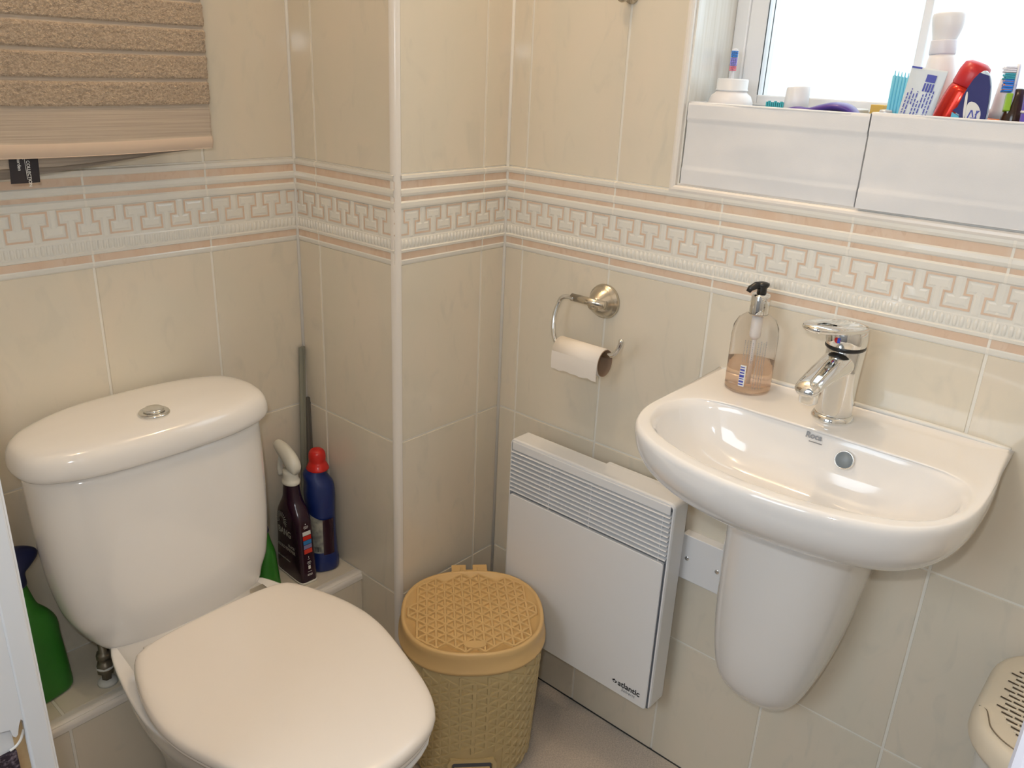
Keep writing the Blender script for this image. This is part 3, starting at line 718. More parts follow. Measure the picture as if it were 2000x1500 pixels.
mb = MB(); Q2 = rrect(y0-.0065, y1+.0075, hz0-.0005, ZG, .006)
mb.loft([[(x, y, z) for y, z in P] for x, P in ((-.0770, Q2), (-.0825, Q2), (-.0835, offset(Q2, .001)))], 0, True, True, False)
at(ht, obj('front_panel', mb, M['metal_white'], ht))
mb = MB(); mb.box((-.0785, y1+.0040, hz0+.003), (-.0802, y1+.0078, ZG)); at(ht, obj('panel_gap', mb, M['slit'], ht))
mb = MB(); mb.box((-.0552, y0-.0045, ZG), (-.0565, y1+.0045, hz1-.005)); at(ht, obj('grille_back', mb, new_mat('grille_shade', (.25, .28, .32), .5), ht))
mb = MB(); n_ = 10; top = hz1-.026
for k in range(n_):
    z = ZG+.0075+(top-ZG-.008)*k/(n_-1)
    ca = [(-.0660, z+.0035), (-.0815, z+.0008), (-.0828, z-.0005), (-.0815, z-.0018), (-.0660, z+.0008)]
    mb.loft([[(x, yy, zz) for x, zz in ca] for yy in (y0-.0045, y1+.0060)], 0, smooth=False)
for yy in (y0-.100, y0-.195, y0-.345): mb.box((-.0600, yy, ZG), (-.0790, yy-.0015, top+.002))
at(ht, obj('louvre_grille', mb, M['metal_white'], ht))
mb = MB(); mb.box((-.0770, y0-.006, top+.0035), (-.0815, y1+.0075, hz1-.0045)); at(ht, obj('top_band', mb, M['metal_white'], ht, bevel=.002))
mt = frame((-.0838, -.4040, .1872), (0, -1, 0), (0, 0, 1))
at(ht, text('brand_name', 'atlantic', .0168, mt, M['ink'], ht, bold=.0003, ext=.0002))
at(ht, text('model_name', 'Solveric', .0095, frame((-.0838, -.4120, .1785), (0, -1, 0), (0, 0, 1)), M['ink_grey'], ht, shear=.3, ext=.0002))
mb = MB()
def dia(c, a, b): return [(c[0]-a, c[1]), (c[0], c[1]-b), (c[0]+a, c[1]), (c[0], c[1]+b)]
f_ = lambda u, v, h: (-.0836-h, -u, v)
for poly in ([(.3905, .1925), (.3955, .1960), (.3985, .1940), (.3945, .1915)], [(.3985, .1940), (.4025, .1915), (.3985, .1875), (.3965, .1885), (.3990, .1915)], [(.3905, .1925), (.3930, .1905), (.3965, .1885), (.3950, .1880)]):
    mb.prism(poly, f_, 0, .0003)
at(ht, obj('brand_mark', mb, M['ink'], ht))

# fused spur outlet
sp = thing('cable_outlet', 'white square blank electrical outlet plate half hidden behind half pedestal', 'outlet', (-.014, -.507, .470))
mb = MB(); mb.box((-.0005, -.463, .427), (-.020, -.549, .516)); at(sp, obj('back_box', mb, M['white_pl'], sp, bevel=.0015))
for yy in (-.4775, -.5365):
    mb = MB(); mb.lathe([(.0042, -.0198), (.0040, -.0206), (.0008, -.0202)], (0, yy, .4705), 20, axis='x')
    at(sp, obj('screw', mb, M['chrome'], sp))

# ------------------------------------------------------------------ toilet roll holder and roll
hd = thing('toilet_roll_holder', 'curved chrome toilet roll holder with a round wall rose', 'toilet roll holder', (-.02, -.245, .887))
mb = MB(); mb.lathe([(.0305, -.0018), (.0312, -.005), (.0300, -.009), (.0275, -.011), (.0255, -.016), (.0195, -.026), (.0130, -.034), (.0095, -.038), (.0085, -.044), (.006, -.046)], (0, -.2455, .887), 48, axis='x')
at(hd, obj('wall_rose', mb, M['satin'], hd))
mb = MB(); mb.tube([(-.047, -.276, .8935), (-.047, -.205, .8935)], .0068, 20); mb.tube([(-.047, -.2765, .8935), (-.047, -.277, .8935)], .0075, 20)
at(hd, obj('pivot_sleeve', mb, M['satin'], hd))
mb = MB(); X_ = -.050
pth = smoothpath([(X_, -.212, .893), (X_, -.197, .893), (X_, -.186, .889), (X_, -.179, .878), (X_-.006, -.176, .855), (X_-.012, -.180, .833), (X_-.017, -.188, .818), (X_-.018, -.200, .812), (X_-.018, -.260, .814), (X_-.018, -.300, .815), (X_-.018, -.316, .820), (X_-.018, -.325, .832), (X_-.018, -.329, .845)], 5)
mb.tube(pth, .0043, 16); mb.lathe([(.0005, -.0052), (.0038, -.0035), (.0052, 0), (.0038, .0035), (.0005, .0052)], (X_-.018, -.3293, .846), 16)
at(hd, obj('arm', mb, M['chrome'], hd))
rl = thing('toilet_roll', 'nearly empty toilet roll with torn white paper end on the chrome holder', 'toilet roll', (X_-.018, -.254, .800), (0, 0, 0))
mb = MB(); n = 48; ya, yb = .052, -.046
def shell(r0, r1, ya, yb, mi, sag=0):
    ring = lambda r, y: [(r*math.cos(2*PI*k/n), y, r*math.sin(2*PI*k/n)*1.12) for k in range(n)]
    mb.loft([ring(r0, ya), ring(r1, ya), ring(r1, yb), ring(r0, yb), ring(r0, ya)], mi, False, False)
shell(.0205, .0213, .0505, -.047, 0); obj('cardboard_core', mb, M['card'], rl)
mb = MB(); shell(.0214, .0224, ya, yb, 0)
# hanging torn sheet at the front
rows = []
for j in range(12):
    y = ya+(yb-ya)*j/11; jag = .0012*math.sin(j*2.3)+.0008*math.sin(j*5.1)
    rows.append([(-.0226, y, .004), (-.0236, y, -.006), (-.0232, y, -.018), (-.0222, y, -.0285+jag)])
mb.loft(rows, 0, False, False, True, False)
rows2 = [[(x+.0006, y, z) for x, y, z in r] for r in rows]; mb.loft(rows2, 0, False, False, True, False)
obj('tissue', mb, M['tissue'], rl)

# robe hook at top edge of picture
hk = thing('robe_hook', 'small round metal hook on the wall left of the window, top edge', 'hook', (0, -.2475, 1.377))
mb = MB(); mb.lathe([(.012, -.0018), (.012, -.005), (.006, -.008), (.005, -.020), (.0105, -.024), (.0115, -.029), (.010, -.033), (.003, -.034)], n=32, axis='x'); obj('knob', mb, M['satin'], hk)
mb = MB(); mb.lathe([(.0034, -.0338), (.003, -.0352), (.0008, -.0352)], n=16, axis='x'); obj('screw', mb, M['black'], hk)

# ------------------------------------------------------------------ waste bin
bn = thing('pedal_bin', 'tan woven-pattern plastic pedal bin with lid between toilet and heater', 'bin', (-.232, -.162, 0), (0, 0, math.atan2(-.73, -.685)))
# local x points to the front (towards the room)
def bring2(z, a, b, N=72, e=2.35):
    out = []
    for k in range(N):
        t = 2*PI*k/N; c, s = math.cos(t), math.sin(t)
        out.append((a*math.copysign(abs(c)**(2/e), c), b*math.copysign(abs(s)**(2/e), s), z))
    return out
mb = MB(); rings = [bring2(.002, .100, .100), bring2(.0, .110, .110), bring2(.006, .117, .117), bring2(.02, .1195, .1195), bring2(.25, .1290, .1315), bring2(.268, .1295, .1320)]
mb.loft(rings)
body = obj('body', mb, M['bin_body'], bn)
def wall_pt(t, z, h):
    k = (z-.02)/.23; a = .1195+.0095*k+h-.0004; b = .1195+.012*k+h-.0004
    c, s = math.cos(t), math.sin(t); e = 2.35
    return (a*math.copysign(abs(c)**(2/e), c), b*math.copysign(abs(s)**(2/e), s), z)
mb = MB(); NC = 44; RH = .0215
def strand(p, q, wd, h, mb, fn):
    """short raised strip from p to q in surface coordinates"""
    (u0, v0), (u1, v1) = p, q; du, dv = u1-u0, v1-v0; L = math.hypot(du, dv); nx, ny = -dv/L*wd/2, du/L*wd/2
    ks = [0, .5, 1]; vs = []
    for k in ks:
        u, v = u0+du*k, v0+dv*k; hh = h*(1.0 if k == .5 else .72)
        vs += [fn(u-nx, v-ny, 0), fn(u-nx*.6, v-ny*.6, hh), fn(u+nx*.6, v+ny*.6, hh), fn(u+nx, v+ny, 0)]
    fs = []
    for k in range(2):
        for j in range(3): fs.append((4*k+j, 4*k+j+1, 4*k+j+5, 4*k+j+4))
    mb.add(vs, fs, 0, False)
CIRC = 2*PI*.128
fw = lambda u, v, h: wall_pt(u/.128, v, h)
for i in range(NC):
    u = CIRC*i/NC; un = CIRC*(i+1)/NC; off_ = (i % 2)*.5
    for j in range(-1, 12):
        v = .012+(j+off_)*RH; v2 = v+RH
        if v < .010 or v2 > .268: continue
        ang = (u/.128+PI) % (2*PI)-PI
        if abs(ang) < .42 and v < .075: continue
        strand((u, v), (u, v2), .0052, .0030, mb, fw)
        vm = v+RH/2
        strand((u, v), (un, vm), .0056, .0034, mb, fw)
        strand((u, v2), (un, vm), .0056, .0026, mb, fw)
obj('woven_relief', mb, M['bin_body'], body)
mb = MB(); rings = [bring2(.266, .1300, .1320), bring2(.2665, .1335, .1370), bring2(.270, .1350, .1390), bring2(.2735, .1350, .1390), bring2(.275, .1325, .1365), bring2(.298, .1310, .1350), bring2(.3065, .1300, .1340), bring2(.3090, .1280, .1325), bring2(.3095, .1250, .1295), bring2(.3080, .1215, .1260), bring2(.3040, .1205, .1250), bring2(.3040, .08, .08)]
mb.loft(rings)
mb.box((-.124, -.036, .294), (-.153, -.007, .3060)); mb.box((-.124, .036, .294), (-.153, .007, .3060)); mb.box((-.124, -.036, .294), (-.137, .036, .3050))
lidb = obj('lid', mb, M['bin'], bn)
mb = MB(); cp_ = .0172; rp = .0262
def inl(u, v, m_=.124):
    return (abs(u)/m_)**2.35+(abs(v)/m_)**2.35 < 1 or (-.150 < u < -.10 and .010 < abs(v) < .033)
fl = lambda u, v, h: (u, v, .3038+h)
for i in range(-8, 9):
    vv = i*cp_; off_ = (i % 2)*.5
    for j in range(-7, 7):
        u = (j+off_)*rp; u2 = u+rp; um = u+rp/2
        A_, B_, C_ = (u, vv), (u2, vv), (um, vv+cp_)
        if inl(*A_) and inl(*B_): strand(A_, B_, .0056, .0044, mb, fl)
        if inl(*A_) and inl(*C_): strand(A_, C_, .0058, .0048, mb, fl)
        if inl(*B_) and inl(*C_): strand(B_, C_, .0058, .0040, mb, fl)
obj('woven_relief', mb, M['bin'], lidb)
mb = MB(); ov = [(.100+.011*math.cos(a), .021*math.sin(a)) for a in [2*PI*k/32 for k in range(32)]]
mb.prism(ov, lambda u, v, h: (u, v, .3040+h), 0, .0050, inset=.001); obj('badge', mb, M['bin'], lidb)
mb = MB()
U = [( .120, -.046), (.1255, -.046)]
arch = [(-.046, .008), (-.046, .056), (-.040, .066), (.040, .066), (.046, .056), (.046, .008), (.038, .008), (.038, .054), (.034, .058), (-.034, .058), (-.038, .054), (-.038, .008)]
mb.prism(arch, lambda u, v, h: (.1165+h, u, v), 0, .0075)
obj('pedal_surround', mb, M['bin_body'], bn)
mb = MB(); mb.box((.116, -.036, .009), (.1215, .036, .057)); obj('pedal_recess', mb, M['slit'], bn)
mb = MB(); mb.add([(.1180, -.034, .036), (.1180, .034, .036), (.140, .034, .030), (.140, -.034, .030), (.1180, -.034, .048), (.1180, .034, .048), (.142, .034, .036), (.142, -.034, .036)], [(0, 1, 2, 3), (4, 7, 6, 5), (0, 4, 5, 1), (1, 5, 6, 2), (2, 6, 7, 3), (3, 7, 4, 0)])
obj('pedal', mb, M['bin'], bn, bevel=.002)

# ------------------------------------------------------------------ laundry basket at bottom right
lb = thing('laundry_basket', 'ivory plastic laundry basket with slotted lid below basin, bottom right corner', 'laundry basket', (-.130, -1.162, .012))
def rr2(a, b, r, z, N=8, ox=0, oy=0):
    pts = []
    for sx, sy, a0 in ((1, 1, 0), (-1, 1, 90), (-1, -1, 180), (1, -1, 270)):
        for k in range(N+1):
            t = math.radians(a0+90*k/N); pts.append((ox+sx*(a-r)+r*math.cos(t), oy+sy*(b-r)+r*math.sin(t), z))
    return pts
mb = MB(); mb.loft(catmull([rr2(.105, .165, .05, -.012), rr2(.108, .170, .06, -.002), rr2(.115, .180, .07, .30), rr2(.118, .186, .075, .50), rr2(.121, .190, .078, .515), rr2(.124, .196, .08, .520)], 2)); obj('body', mb, M['basket_white'], lb)
mb = MB(); mb.loft(catmull([rr2(.122, .194, .08, .517), rr2(.1265, .200, .083, .520), rr2(.1275, .2015, .084, .528), rr2(.1265, .2005, .083, .541), rr2(.123, .197, .081, .549), rr2(.118, .192, .078, .5520), rr2(.108, .182, .07, .5525)], 2), smooth=True)
lid_ = obj('lid', mb, M['basket'], lb)
mb = MB()
oval = [(.088*math.copysign(abs(math.cos(a))**(.7), math.cos(a)), .162*math.copysign(abs(math.sin(a))**(.7), math.sin(a))) for a in [2*PI*k/48 for k in range(48)]]
for i in range(-9, 10):
    for j in range(-13, 14):
        x = i*.0098; y = j*.0125*1.15+(i % 2)*.0072
        if (abs(x)/.098)**4+(abs(y)/.178)**4 < .93:
            a = .0024; b = .0062
            mb.add([(x-a, y-b, .5531), (x+a*.4, y-b, .5531), (x+a, y+b, .5531), (x-a*.2, y+b, .5531)], [(0, 1, 2, 3)])
obj('slots', mb, new_mat('slot_shadow', (.07, .05, .03), .8), lid_)
mb = MB()
for i in range(-9, 9):
    x = i*.0098+.0049
    hw = .172*max(0, 1-(abs(x)/.094)**4)**(1/4)
    if hw > .02: mb.box((x-.0016, -hw, .5525), (x+.0016, hw, .5545))
obj('ribs', mb, M['basket'], lid_, bevel=.0008)
mb = MB(); pth = [(.114*math.cos(a)-.0, .188*math.sin(a), .5528) for a in [math.radians(t) for t in range(105, 181, 5)]]
mb.tube(smoothpath([(-.052, .1945, .5503), (-.056, .186, .5520), (-.068, .181, .5527), (-.086, .174, .5529), (-.100, .158, .5529), (-.108, .135, .5528), (-.1115, .110, .5527)], 5), .0008, 6); obj('hinge_line', mb, new_mat('seam_shadow', (.22, .17, .11), .7), lid_)

# ------------------------------------------------------------------ storage boxes on the sill
def fbox(name, label, y0, y1, x0, x1, z1, rz=0):
    t = thing(name, label, 'storage box', ((x0+x1)/2, (y0+y1)/2, 1.1055), (0, 0, rz), 'fabric boxes on the window sill')
    hx, hy, H = (x1-x0)/2, (y0-y1)/2, z1-1.1055; th = .0035
    mb = MB()
    def wall(a, b, nx, ny):      # slightly bulging cloth wall with stitched bands
        n, m_ = 24, 36; vs = []
        for off in (0, th):
            for i in range(n+1):
                for j in range(m_+1):
                    u = i/n; v_ = j/m_
                    bul = .0040*math.sin(PI*u)*math.sin(PI*v_)+.0012*noise.noise(Vector((u*4+a[0]*9, v_*5, y0*7)))
                    if v_ > .80: bul += .0020
                    if v_ < .22: bul += .0014
                    x = a[0]+(b[0]-a[0])*u+nx*(bul-off); y = a[1]+(b[1]-a[1])*u+ny*(bul-off)
                    vs.append((x, y, H*v_+(.0012*noise.noise(Vector((u*3, 0, y0*9))) if j == m_ else 0)))
        fs = []; W_ = (n+1)*(m_+1)
        for i in range(n):
            for j in range(m_):
                q = i*(m_+1)+j; fs.append((q, q+m_+1, q+m_+2, q+1)); fs.append((W_+q, W_+q+1, W_+q+m_+2, W_+q+m_+1))
            q = i*(m_+1)+m_; fs.append((q, q+m_+1, W_+q+m_+1, W_+q))
        mb.add(vs, fs, 0, True)
    wall((-hx, -hy), (-hx, hy), -1, 0); wall((hx, -hy), (hx, hy), 1, 0); wall((-hx, -hy), (hx, -hy), 0, -1); wall((-hx, hy), (hx, hy), 0, 1)
    obj('box_walls', mb, M['box'], t, fix=False)
    mb = MB(); mb.box((-hx+.001, -hy+.001, .0), (hx-.001, hy-.001, .004)); obj('box_floor', mb, M['box'], t)
    mb = MB(); mb.tube(smoothpath([(-hx, -hy, H), (-hx-.001, 0, H), (-hx, hy, H)]), .0019, 6); mb.tube([(hx, -hy, H), (hx, hy, H)], .0019, 6); mb.tube([(-hx, -hy, H), (hx, -hy, H)], .0019, 6); mb.tube([(-hx, hy, H), (hx, hy, H)], .0019, 6)
    obj('piping', mb, M['box'], t)
    return t
fbox('storage_box', 'white fabric box on the window sill, left one holding purple brush and jar', -.3670, -.6420, .001, .113, 1.2265)
b2 = fbox('storage_box', 'white fabric box on the window sill, right one filled with red can and tubes', -.6465, -.9300, -.006, .112, 1.2290)
ZBX = 1.1100
def up(name, label, cat, x, y, tilt=(0, 0, 0), z=ZBX, group=None): return thing(name, label, cat, (x, y, z), tilt, group)
# --- left box
t = up('white_jar', 'white round plastic jar with screw lid in left sill box', 'jar', .052, -.4085)
mb = MB(); mb.lathe([(.030, 0), (.033, .003), (.034, .010), (.034, .112), (.0335, .120), (.030, .129), (.0245, .133), (.0225, .136)], n=40); obj('jar_body', mb, M['pump_body'], t)
mb = MB(); mb.lathe([(.0240, .136), (.0245, .137), (.0243, .1385), (.0235, .139), (.0235, .152), (.0225, .1535), (.003, .1538)], n=40); obj('jar_lid', mb, M['white_pl'], t)
def toothbrush(label, loc, rot, hand, br, hl=.17, fat=1.0):
    t = thing('toothbrush', label, 'toothbrush', loc, rot)
    mb = MB(); rings = []
    for z, a, b in ((0, .005, .004), (.02, .0065, .005), (.08, .006, .005), (.12, .0035, .003), (hl-.032, .0028, .0026), (hl-.024, .0055*fat, .0026), (hl-.010, .0062*fat, .0026), (hl-.002, .0048*fat, .0024), (hl, .002, .0015)):
        rings.append([(b*math.sin(q), a*math.cos(q), z) for q in [2*PI*k/16 for k in range(16)]])
    mb.loft(catmull(rings, 3)); obj('handle', mb, hand, t)
    for nm, m_, z0_, z1_, h in br:
        mb = MB()
        z = z0_
        while z <= z1_+1e-6:
            for yy in (-.0040*fat, -.0013*fat, .0014*fat, .0041*fat):
                wv = h*(1+.12*math.sin(z*900+yy*400))
                mb.box((-.0022, yy-.0011, z-.0009), (-.0022-wv, yy+.0011, z+.0009))
            z += .0024
        obj(nm, mb, m_, t)
    return t
toothbrush('white toothbrush with blue and pink bristles standing behind the white jar', (.090, -.3860, 1.1340), (0, math.radians(1), math.radians(25)), M['white_pl'],
           [('blue_bristles', M['brblue'], .162, .170, .008), ('pink_bristles', M['pinkred'], .142, .147, .008), ('violet_bristles', M['violet'], .1495, .1595, .008)], .174)
t = up('teal_brush_head', 'small teal toothbrush head lying low in the left sill box', 'toothbrush', .062, -.478, (0, 0, 0), 1.2240)
mb = MB(); mb.box((-.003, -.016, -.004), (.003, .016, .0)); obj('head_plate', mb, M['white_pl'], t, bevel=.001)
mb = MB()
for k in range(9):
    for j in range(2): mb.box((-.0025+.003*j, -.0135+.0032*k, .0), (-.0005+.003*j, -.0113+.0032*k, .010+.001*math.sin(k*2)))
obj('bristles', mb, M['teal'], t)
mb = MB(); mb.tube([(.0, .006, -.002), (0.02, .012, -.06), (.026, .014, -.112)], .003, 8); obj('handle', mb, M['white_pl'], t)
t = up('white_cap_bottle', 'bottle with slanted white cap showing above left sill box', 'bottle', .060, -.511)
mb = MB(); mb.lathe([(.020, 0), (.022, .004), (.022, .098), (.019, .108)], n=32); obj('bottle_body', mb, M['white_pl'], t)
mb = MB(); mb.lathe([(.0178, .106), (.0172, .128), (.0164, .1455), (.0155, .1468), (.003, .1472)], n=32)
mb.v = [(x, y, z+(.10*(-y)*(1 if z > .135 else 0))) for x, y, z in mb.v]
obj('cap', mb, M['white_pl'], t)
# purple hairbrush
t = up('hairbrush', 'purple paddle hairbrush lying across the left sill box', 'hairbrush', .028, -.5615, (0, 0, math.radians(4)), 1.2320)
t.scale = (.8, .8, 1.1)
mb = MB(); rings = []
for k, (y, hw, zz, th) in enumerate(((.080, .004, -.010, .003), (.060, .008, -.004, .004), (.040, .010, -.001, .004), (.020, .012, -.002, .0045), (0, .019, .002, .005), (-.025, .024, .0055, .0055), (-.050, .024, .0035, .0055), (-.066, .017, -.004, .004), (-.074, .006, -.012, .002))):
    rings.append([(hw*math.cos(a), y, zz+th*math.sin(a)-.004) for a in [2*PI*q/20 for q in range(20)]])
mb.loft(catmull(rings, 4)); obj('paddle', mb, M['purple'], t)
mb = MB()
for i in range(-3, 4):
    for j in range(-2, 3): mb.tube([(j*.006, -.03+i*.007, -.008), (j*.006, -.03+i*.007, -.020)], .0007, 5)
obj('bristles', mb, M['black'], t)
mb = MB(); mb.box((.055, -.606, ZBX), (.095, -.565, 1.2315)); tag(obj('paper_packet', mb, M['ink_white'], bevel=.002), 'white paper packet standing behind the purple hairbrush', 'packet')
# --- right box
t = up('comb', 'light blue plastic comb standing upright in the right sill box', 'comb', .030, -.6640, (0, 0, 0), 1.152)
mb = MB()
for k in range(6):
    y = .0108-.0043*k
    mb.lathe([(.0023, 0), (.0024, .070), (.0024, .1245-.0006*k), (.0010, .1255-.0006*k), (.0004, .1310-.0006*k)], (0, y, 0), 12)
mb.box((-.0010, -.0125, 0), (.0010, .0125, .120)); obj('teeth', mb, M['lblue'], t)
mb = MB(); mb.box((-.004, -.012, -.041), (.004, .013, .002)); obj('spine', mb, M['lblue'], t, bevel=.001)
def tubeshape(name, label, loc, rot, W_, L_, mat, crimp=None, T=.0125):
    t = thing(name, label, 'tube', loc, rot)
    mb = MB(); rings = []
    for v_, k in ((0, 1.), (.25, .95), (.6, .60), (.9, .18), (1., .06)):
        rings.append([(T*k*math.sin(a), (W_*(.86+.14*v_))*math.copysign(abs(math.cos(a))**.8, math.cos(a)), L_*v_) for a in [2*PI*q/28 for q in range(28)]])
    mb.loft(catmull(rings, 4)); obj('tube_body', mb, mat, t)
    if crimp:
        mb = MB(); mb.box((-.0016, -W_, L_-.003), (.0016, W_, L_)); obj('crimp', mb, crimp, t)
    return t
t = tubeshape('cream_tube', 'pale grey tube with blue print leaning beside the blue comb', (.0135, -.6790, ZBX+.004), (math.radians(7), 0, 0), .0225, .174, new_mat('tube_white', (.66, .73, .78), .35), None)
def ts(z, k0=.0125, L=.174):   # tube half thickness at z
    v_ = z/L; pts = [(0, 1.), (.25, .95), (.6, .60), (.9, .18), (1., .06)]
    for (a, p), (b, q) in zip(pts, pts[1:]):
        if v_ <= b: return k0*(p+(q-p)*(v_-a)/(b-a))
    return .001
mb = MB()
def patch(y0_, y1_, z0_, z1_, o=.0012):
    mb.add([(-ts(z)-o, y, z) for y, z in ((y0_, z0_), (y1_, z0_), (y1_, z1_), (y0_, z1_))], [(0, 1, 2, 3)])
patch(.000, -.0120, .158, .1670); patch(.022, .009, .1718, .1740, .0003)
obj('blue_square', mb, M['ink_blue'], t)
mb = MB()
random.seed(3)
for k in range(9):
    y = .0165-.0038*k; z = .100+.026*(k % 4 == 2)+.004*random.random(); end = random.uniform(.132, .151)
    while z < end:
        L_ = random.uniform(.002, .006); patch(y, y-.0014, z, min(z+L_, end)); z += L_+.0012
for k in range(4): patch(.000-.0034*k, -.0022-.0034*k, .1465, .1565)
obj('small_print', mb, M['ink_blue'], t)
t = up('pump_bottle', 'tall translucent white bottle with clear domed cap against the window', 'bottle', .086, -.7040, (math.radians(-4), 0, 0))
mb = MB(); mb.lathe([(.018, 0), (.0202, .004), (.0205, .120), (.0205, .150), (.0195, .172), (.0168, .190), (.0150, .197)], n=40); obj('bottle_body', mb, M['pump_body'], t)
mb = MB(); mb.lathe([(.0158, .196), (.0165, .198), (.0160, .2125), (.0155, .214), (.010, .2145)], n=40); obj('collar', mb, new_mat('pale_grey_plastic', (.74, .73, .78), .35), t)
mb = MB(); mb.loft(catmull([[(r*.85*math.cos(a), r*math.sin(a)+dy, z) for a in [2*PI*q/32 for q in range(32)]] for r, dy, z in ((.0145, 0, .2135), (.0165, -.001, .220), (.0190, -.002, .230), (.0200, -.002, .238), (.0200, -.002, .244), (.0175, -.002, .2475), (.006, -.002, .248))], 3))
obj('cap', mb, M['white_pl'], t)
t = up('deodorant_can', 'red metallic can with dark red cap leaning right in the sill box', 'spray can', .040, -.7330, (math.radians(-20), 0, 0), 1.114)
t.rotation_euler = (math.radians(18), 0, 0); t.location = (.046, -.6905, 1.118)
mb = MB(); mb.lathe([(.019, 0), (.0205, .003), (.0205, .138), (.0195, .150), (.0178, .157)], n=48); obj('can_body', mb, M['redmetal'], t)
mb = MB(); mb.lathe([(.0180, .157), (.0185, .158), (.0182, .174), (.0160, .184), (.010, .1875), (.002, .188)], n=48); obj('can_cap', mb, M['redcap'], t)
# navy and white toothpaste tube with tooth emblem
t = thing('toothpaste_tube', 'white and teal toothpaste tube with navy dome and tooth emblem', 'tube', (.0120, -.7540, ZBX), (math.radians(2), 0, 0))
def domew(v_): return .0205*math.sqrt(max(0, 1-(max(0, v_-.45)/.55)**2.2))
Lt = .1765
mb = MB(); rings = []
for v_ in (0, .2, .45, .6, .75, .87, .95, .99, 1.0):
    rings.append([(.0105*(1-.6*v_)*math.sin(a), max(.0008, domew(v_))*math.cos(a)-.010*max(0, v_-.5), Lt*v_) for a in [2*PI*q/28 for q in range(28)]])
mb.loft(catmull(rings, 3)); obj('tube_body', mb, new_mat('tube_pale', (.60, .74, .80), .3), t)
ft = lambda u, v, h: (-.0110+.0058*max(0, v-.02)/Lt*1.0-h, u, v)
mb = MB()
nv = [(.0190, .128)]+[(.0198*math.sqrt(max(0, 1-(max(0, v_-.45)/.55)**2.2))-.011*max(0, v_-.5), Lt*v_) for v_ in (.75, .82, .88, .94, .985)]+[(-.0198*math.sqrt(max(0, 1-(max(0, v_-.45)/.55)**2.2))-.010*max(0, v_-.5), Lt*v_) for v_ in (.97, .9, .8, .73, .68)]+[(-.0190, .112), (-.010, .100), (.004, .108), (.010, .124)]
mb.prism(nv, ft, -.003, .0012, 0); obj('navy_panel', mb, new_mat('navy_print', (.012, .018, .14), .6), t)
mb = MB(); mb.prism([(.0190, .126), (.010, .122), (.005, .112), (.009, .100), (.0190, .098)], ft, -.003, .0010); obj('teal_panel', mb, new_mat('teal_print', (.06, .42, .62), .3), t)
mb = MB(); mb.prism(chaikin([(.004, .141), (-.008, .139), (-.0165, .124), (-.008, .108), (.000, .110), (.003, .124)], 2), ft, -.002, .0020); mb.prism(chaikin([(.006, .152), (.009, .150), (.005, .120), (.002, .120)], 2), ft, -.002, .0022); obj('emblem', mb, M['ink_white'], t)
mb = MB()
for a, b, c, d in ((-.003, .1305, -.0005, .121), (-.0065, .1225, -.0035, .1305), (-.0035, .121, -.0110, .1215), (-.0095, .1305, -.0095, .120), (-.012, .1305, -.0085, .1255)):
    dx, dz = c-a, d-b; L = math.hypot(dx, dz); nx, nz = -dz/L*.0007, dx/L*.0007
    mb.prism([(a-nx, b-nz), (c-nx, d-nz), (c+nx, d+nz), (a+nx, b+nz)], ft, .0018, .0026)
obj('star_mark', mb, M['ink_blue'], t)
toothbrush('white toothbrush with green handle inset and blue orange and green bristles', (.026, -.8010, 1.1120), (math.radians(-9), 0, math.radians(-70)), M['white_pl'],
           [('blue_bristles', M['brblue'], .154, .166, .0105), ('green_bristles', M['teal'], .1685, .174, .0115), ('white_bristles', M['white_pl'], .1765, .1815, .013)], .187, 1.2)
t2 = [o for o in bpy.data.objects if o.name.startswith('toothbrush')][-1]
t2 = [o for o in bpy.data.objects if o.get('label', '').startswith('white toothbrush with green')][0]
mb = MB(); mb.box((-.0070, -.0058, .130), (.0, .0058, .151)); obj('grip_inset', mb, M['lime'], t2, bevel=.001)
mb = MB()
for z in (.1555, .1605, .1655): mb.box((-.0130, -.0058, z-.0008), (-.003, .0058, z+.0008))
obj('orange_bristles', mb, M['orange'], t2)
t = up('roll_on_bottle', 'white tapered bottle with orange base behind the green toothbrush', 'bottle', .089, -.7760)
mb = MB(); mb.lathe([(.0135, .120), (.0130, .130), (.0112, .150), (.0095, .168), (.007, .171), (.002, .1715)], n=28); obj('bottle_top', mb, M['white_pl'], t)
mb = MB(); mb.lathe([(.012, 0), (.0135, .003), (.0138, .110), (.0135, .120)], n=28); obj('bottle_base', mb, M['orange'], t)
t = up('brown_bottle', 'glossy dark brown bottle leaning in the right sill box', 'bottle', .054, -.7990)
mb = MB(); mb.lathe([(.013, 0), (.0155, .003), (.0155, .112), (.0145, .124), (.0110, .138), (.0078, .148), (.0072, .1565), (.003, .158)], n=36); obj('bottle_body', mb, M['brown'], t)
t = up('violet_tube', 'violet plastic bottle at right picture edge in the sill box', 'bottle', .024, -.8330)
mb = MB(); mb.lathe([(.0120, 0), (.0135, .003), (.0135, .030), (.0165, .034), (.0200, .115), (.0235, .165), (.0245, .190), (.0210, .194), (.004, .195)], n=36); obj('bottle_body', mb, M['violet'], t)
mb = MB(); mb.lathe([(.0214, .130), (.0220, .1315), (.0214, .133)], n=36); obj('neck_ring', mb, M['white_pl'], t)
t = up('round_tin', 'small flat silver-white tin edge lying at front of right sill box', 'tin', .0075, -.6580, (0, 0, 0), 1.2260)
mb = MB(); mb.lathe([(.0070, -.003), (.0080, 0), (.0080, .006), (.0072, .0080), (.002, .0085)], n=36); obj('tin_body', mb, new_mat('grey_tin', (.55, .56, .58), .3, .3), t)
mb = MB(); mb.lathe([(.006, -.1155), (.0065, -.115), (.0065, -.003)], n=20); obj('tin_stem', mb, M['white_pl'], t)
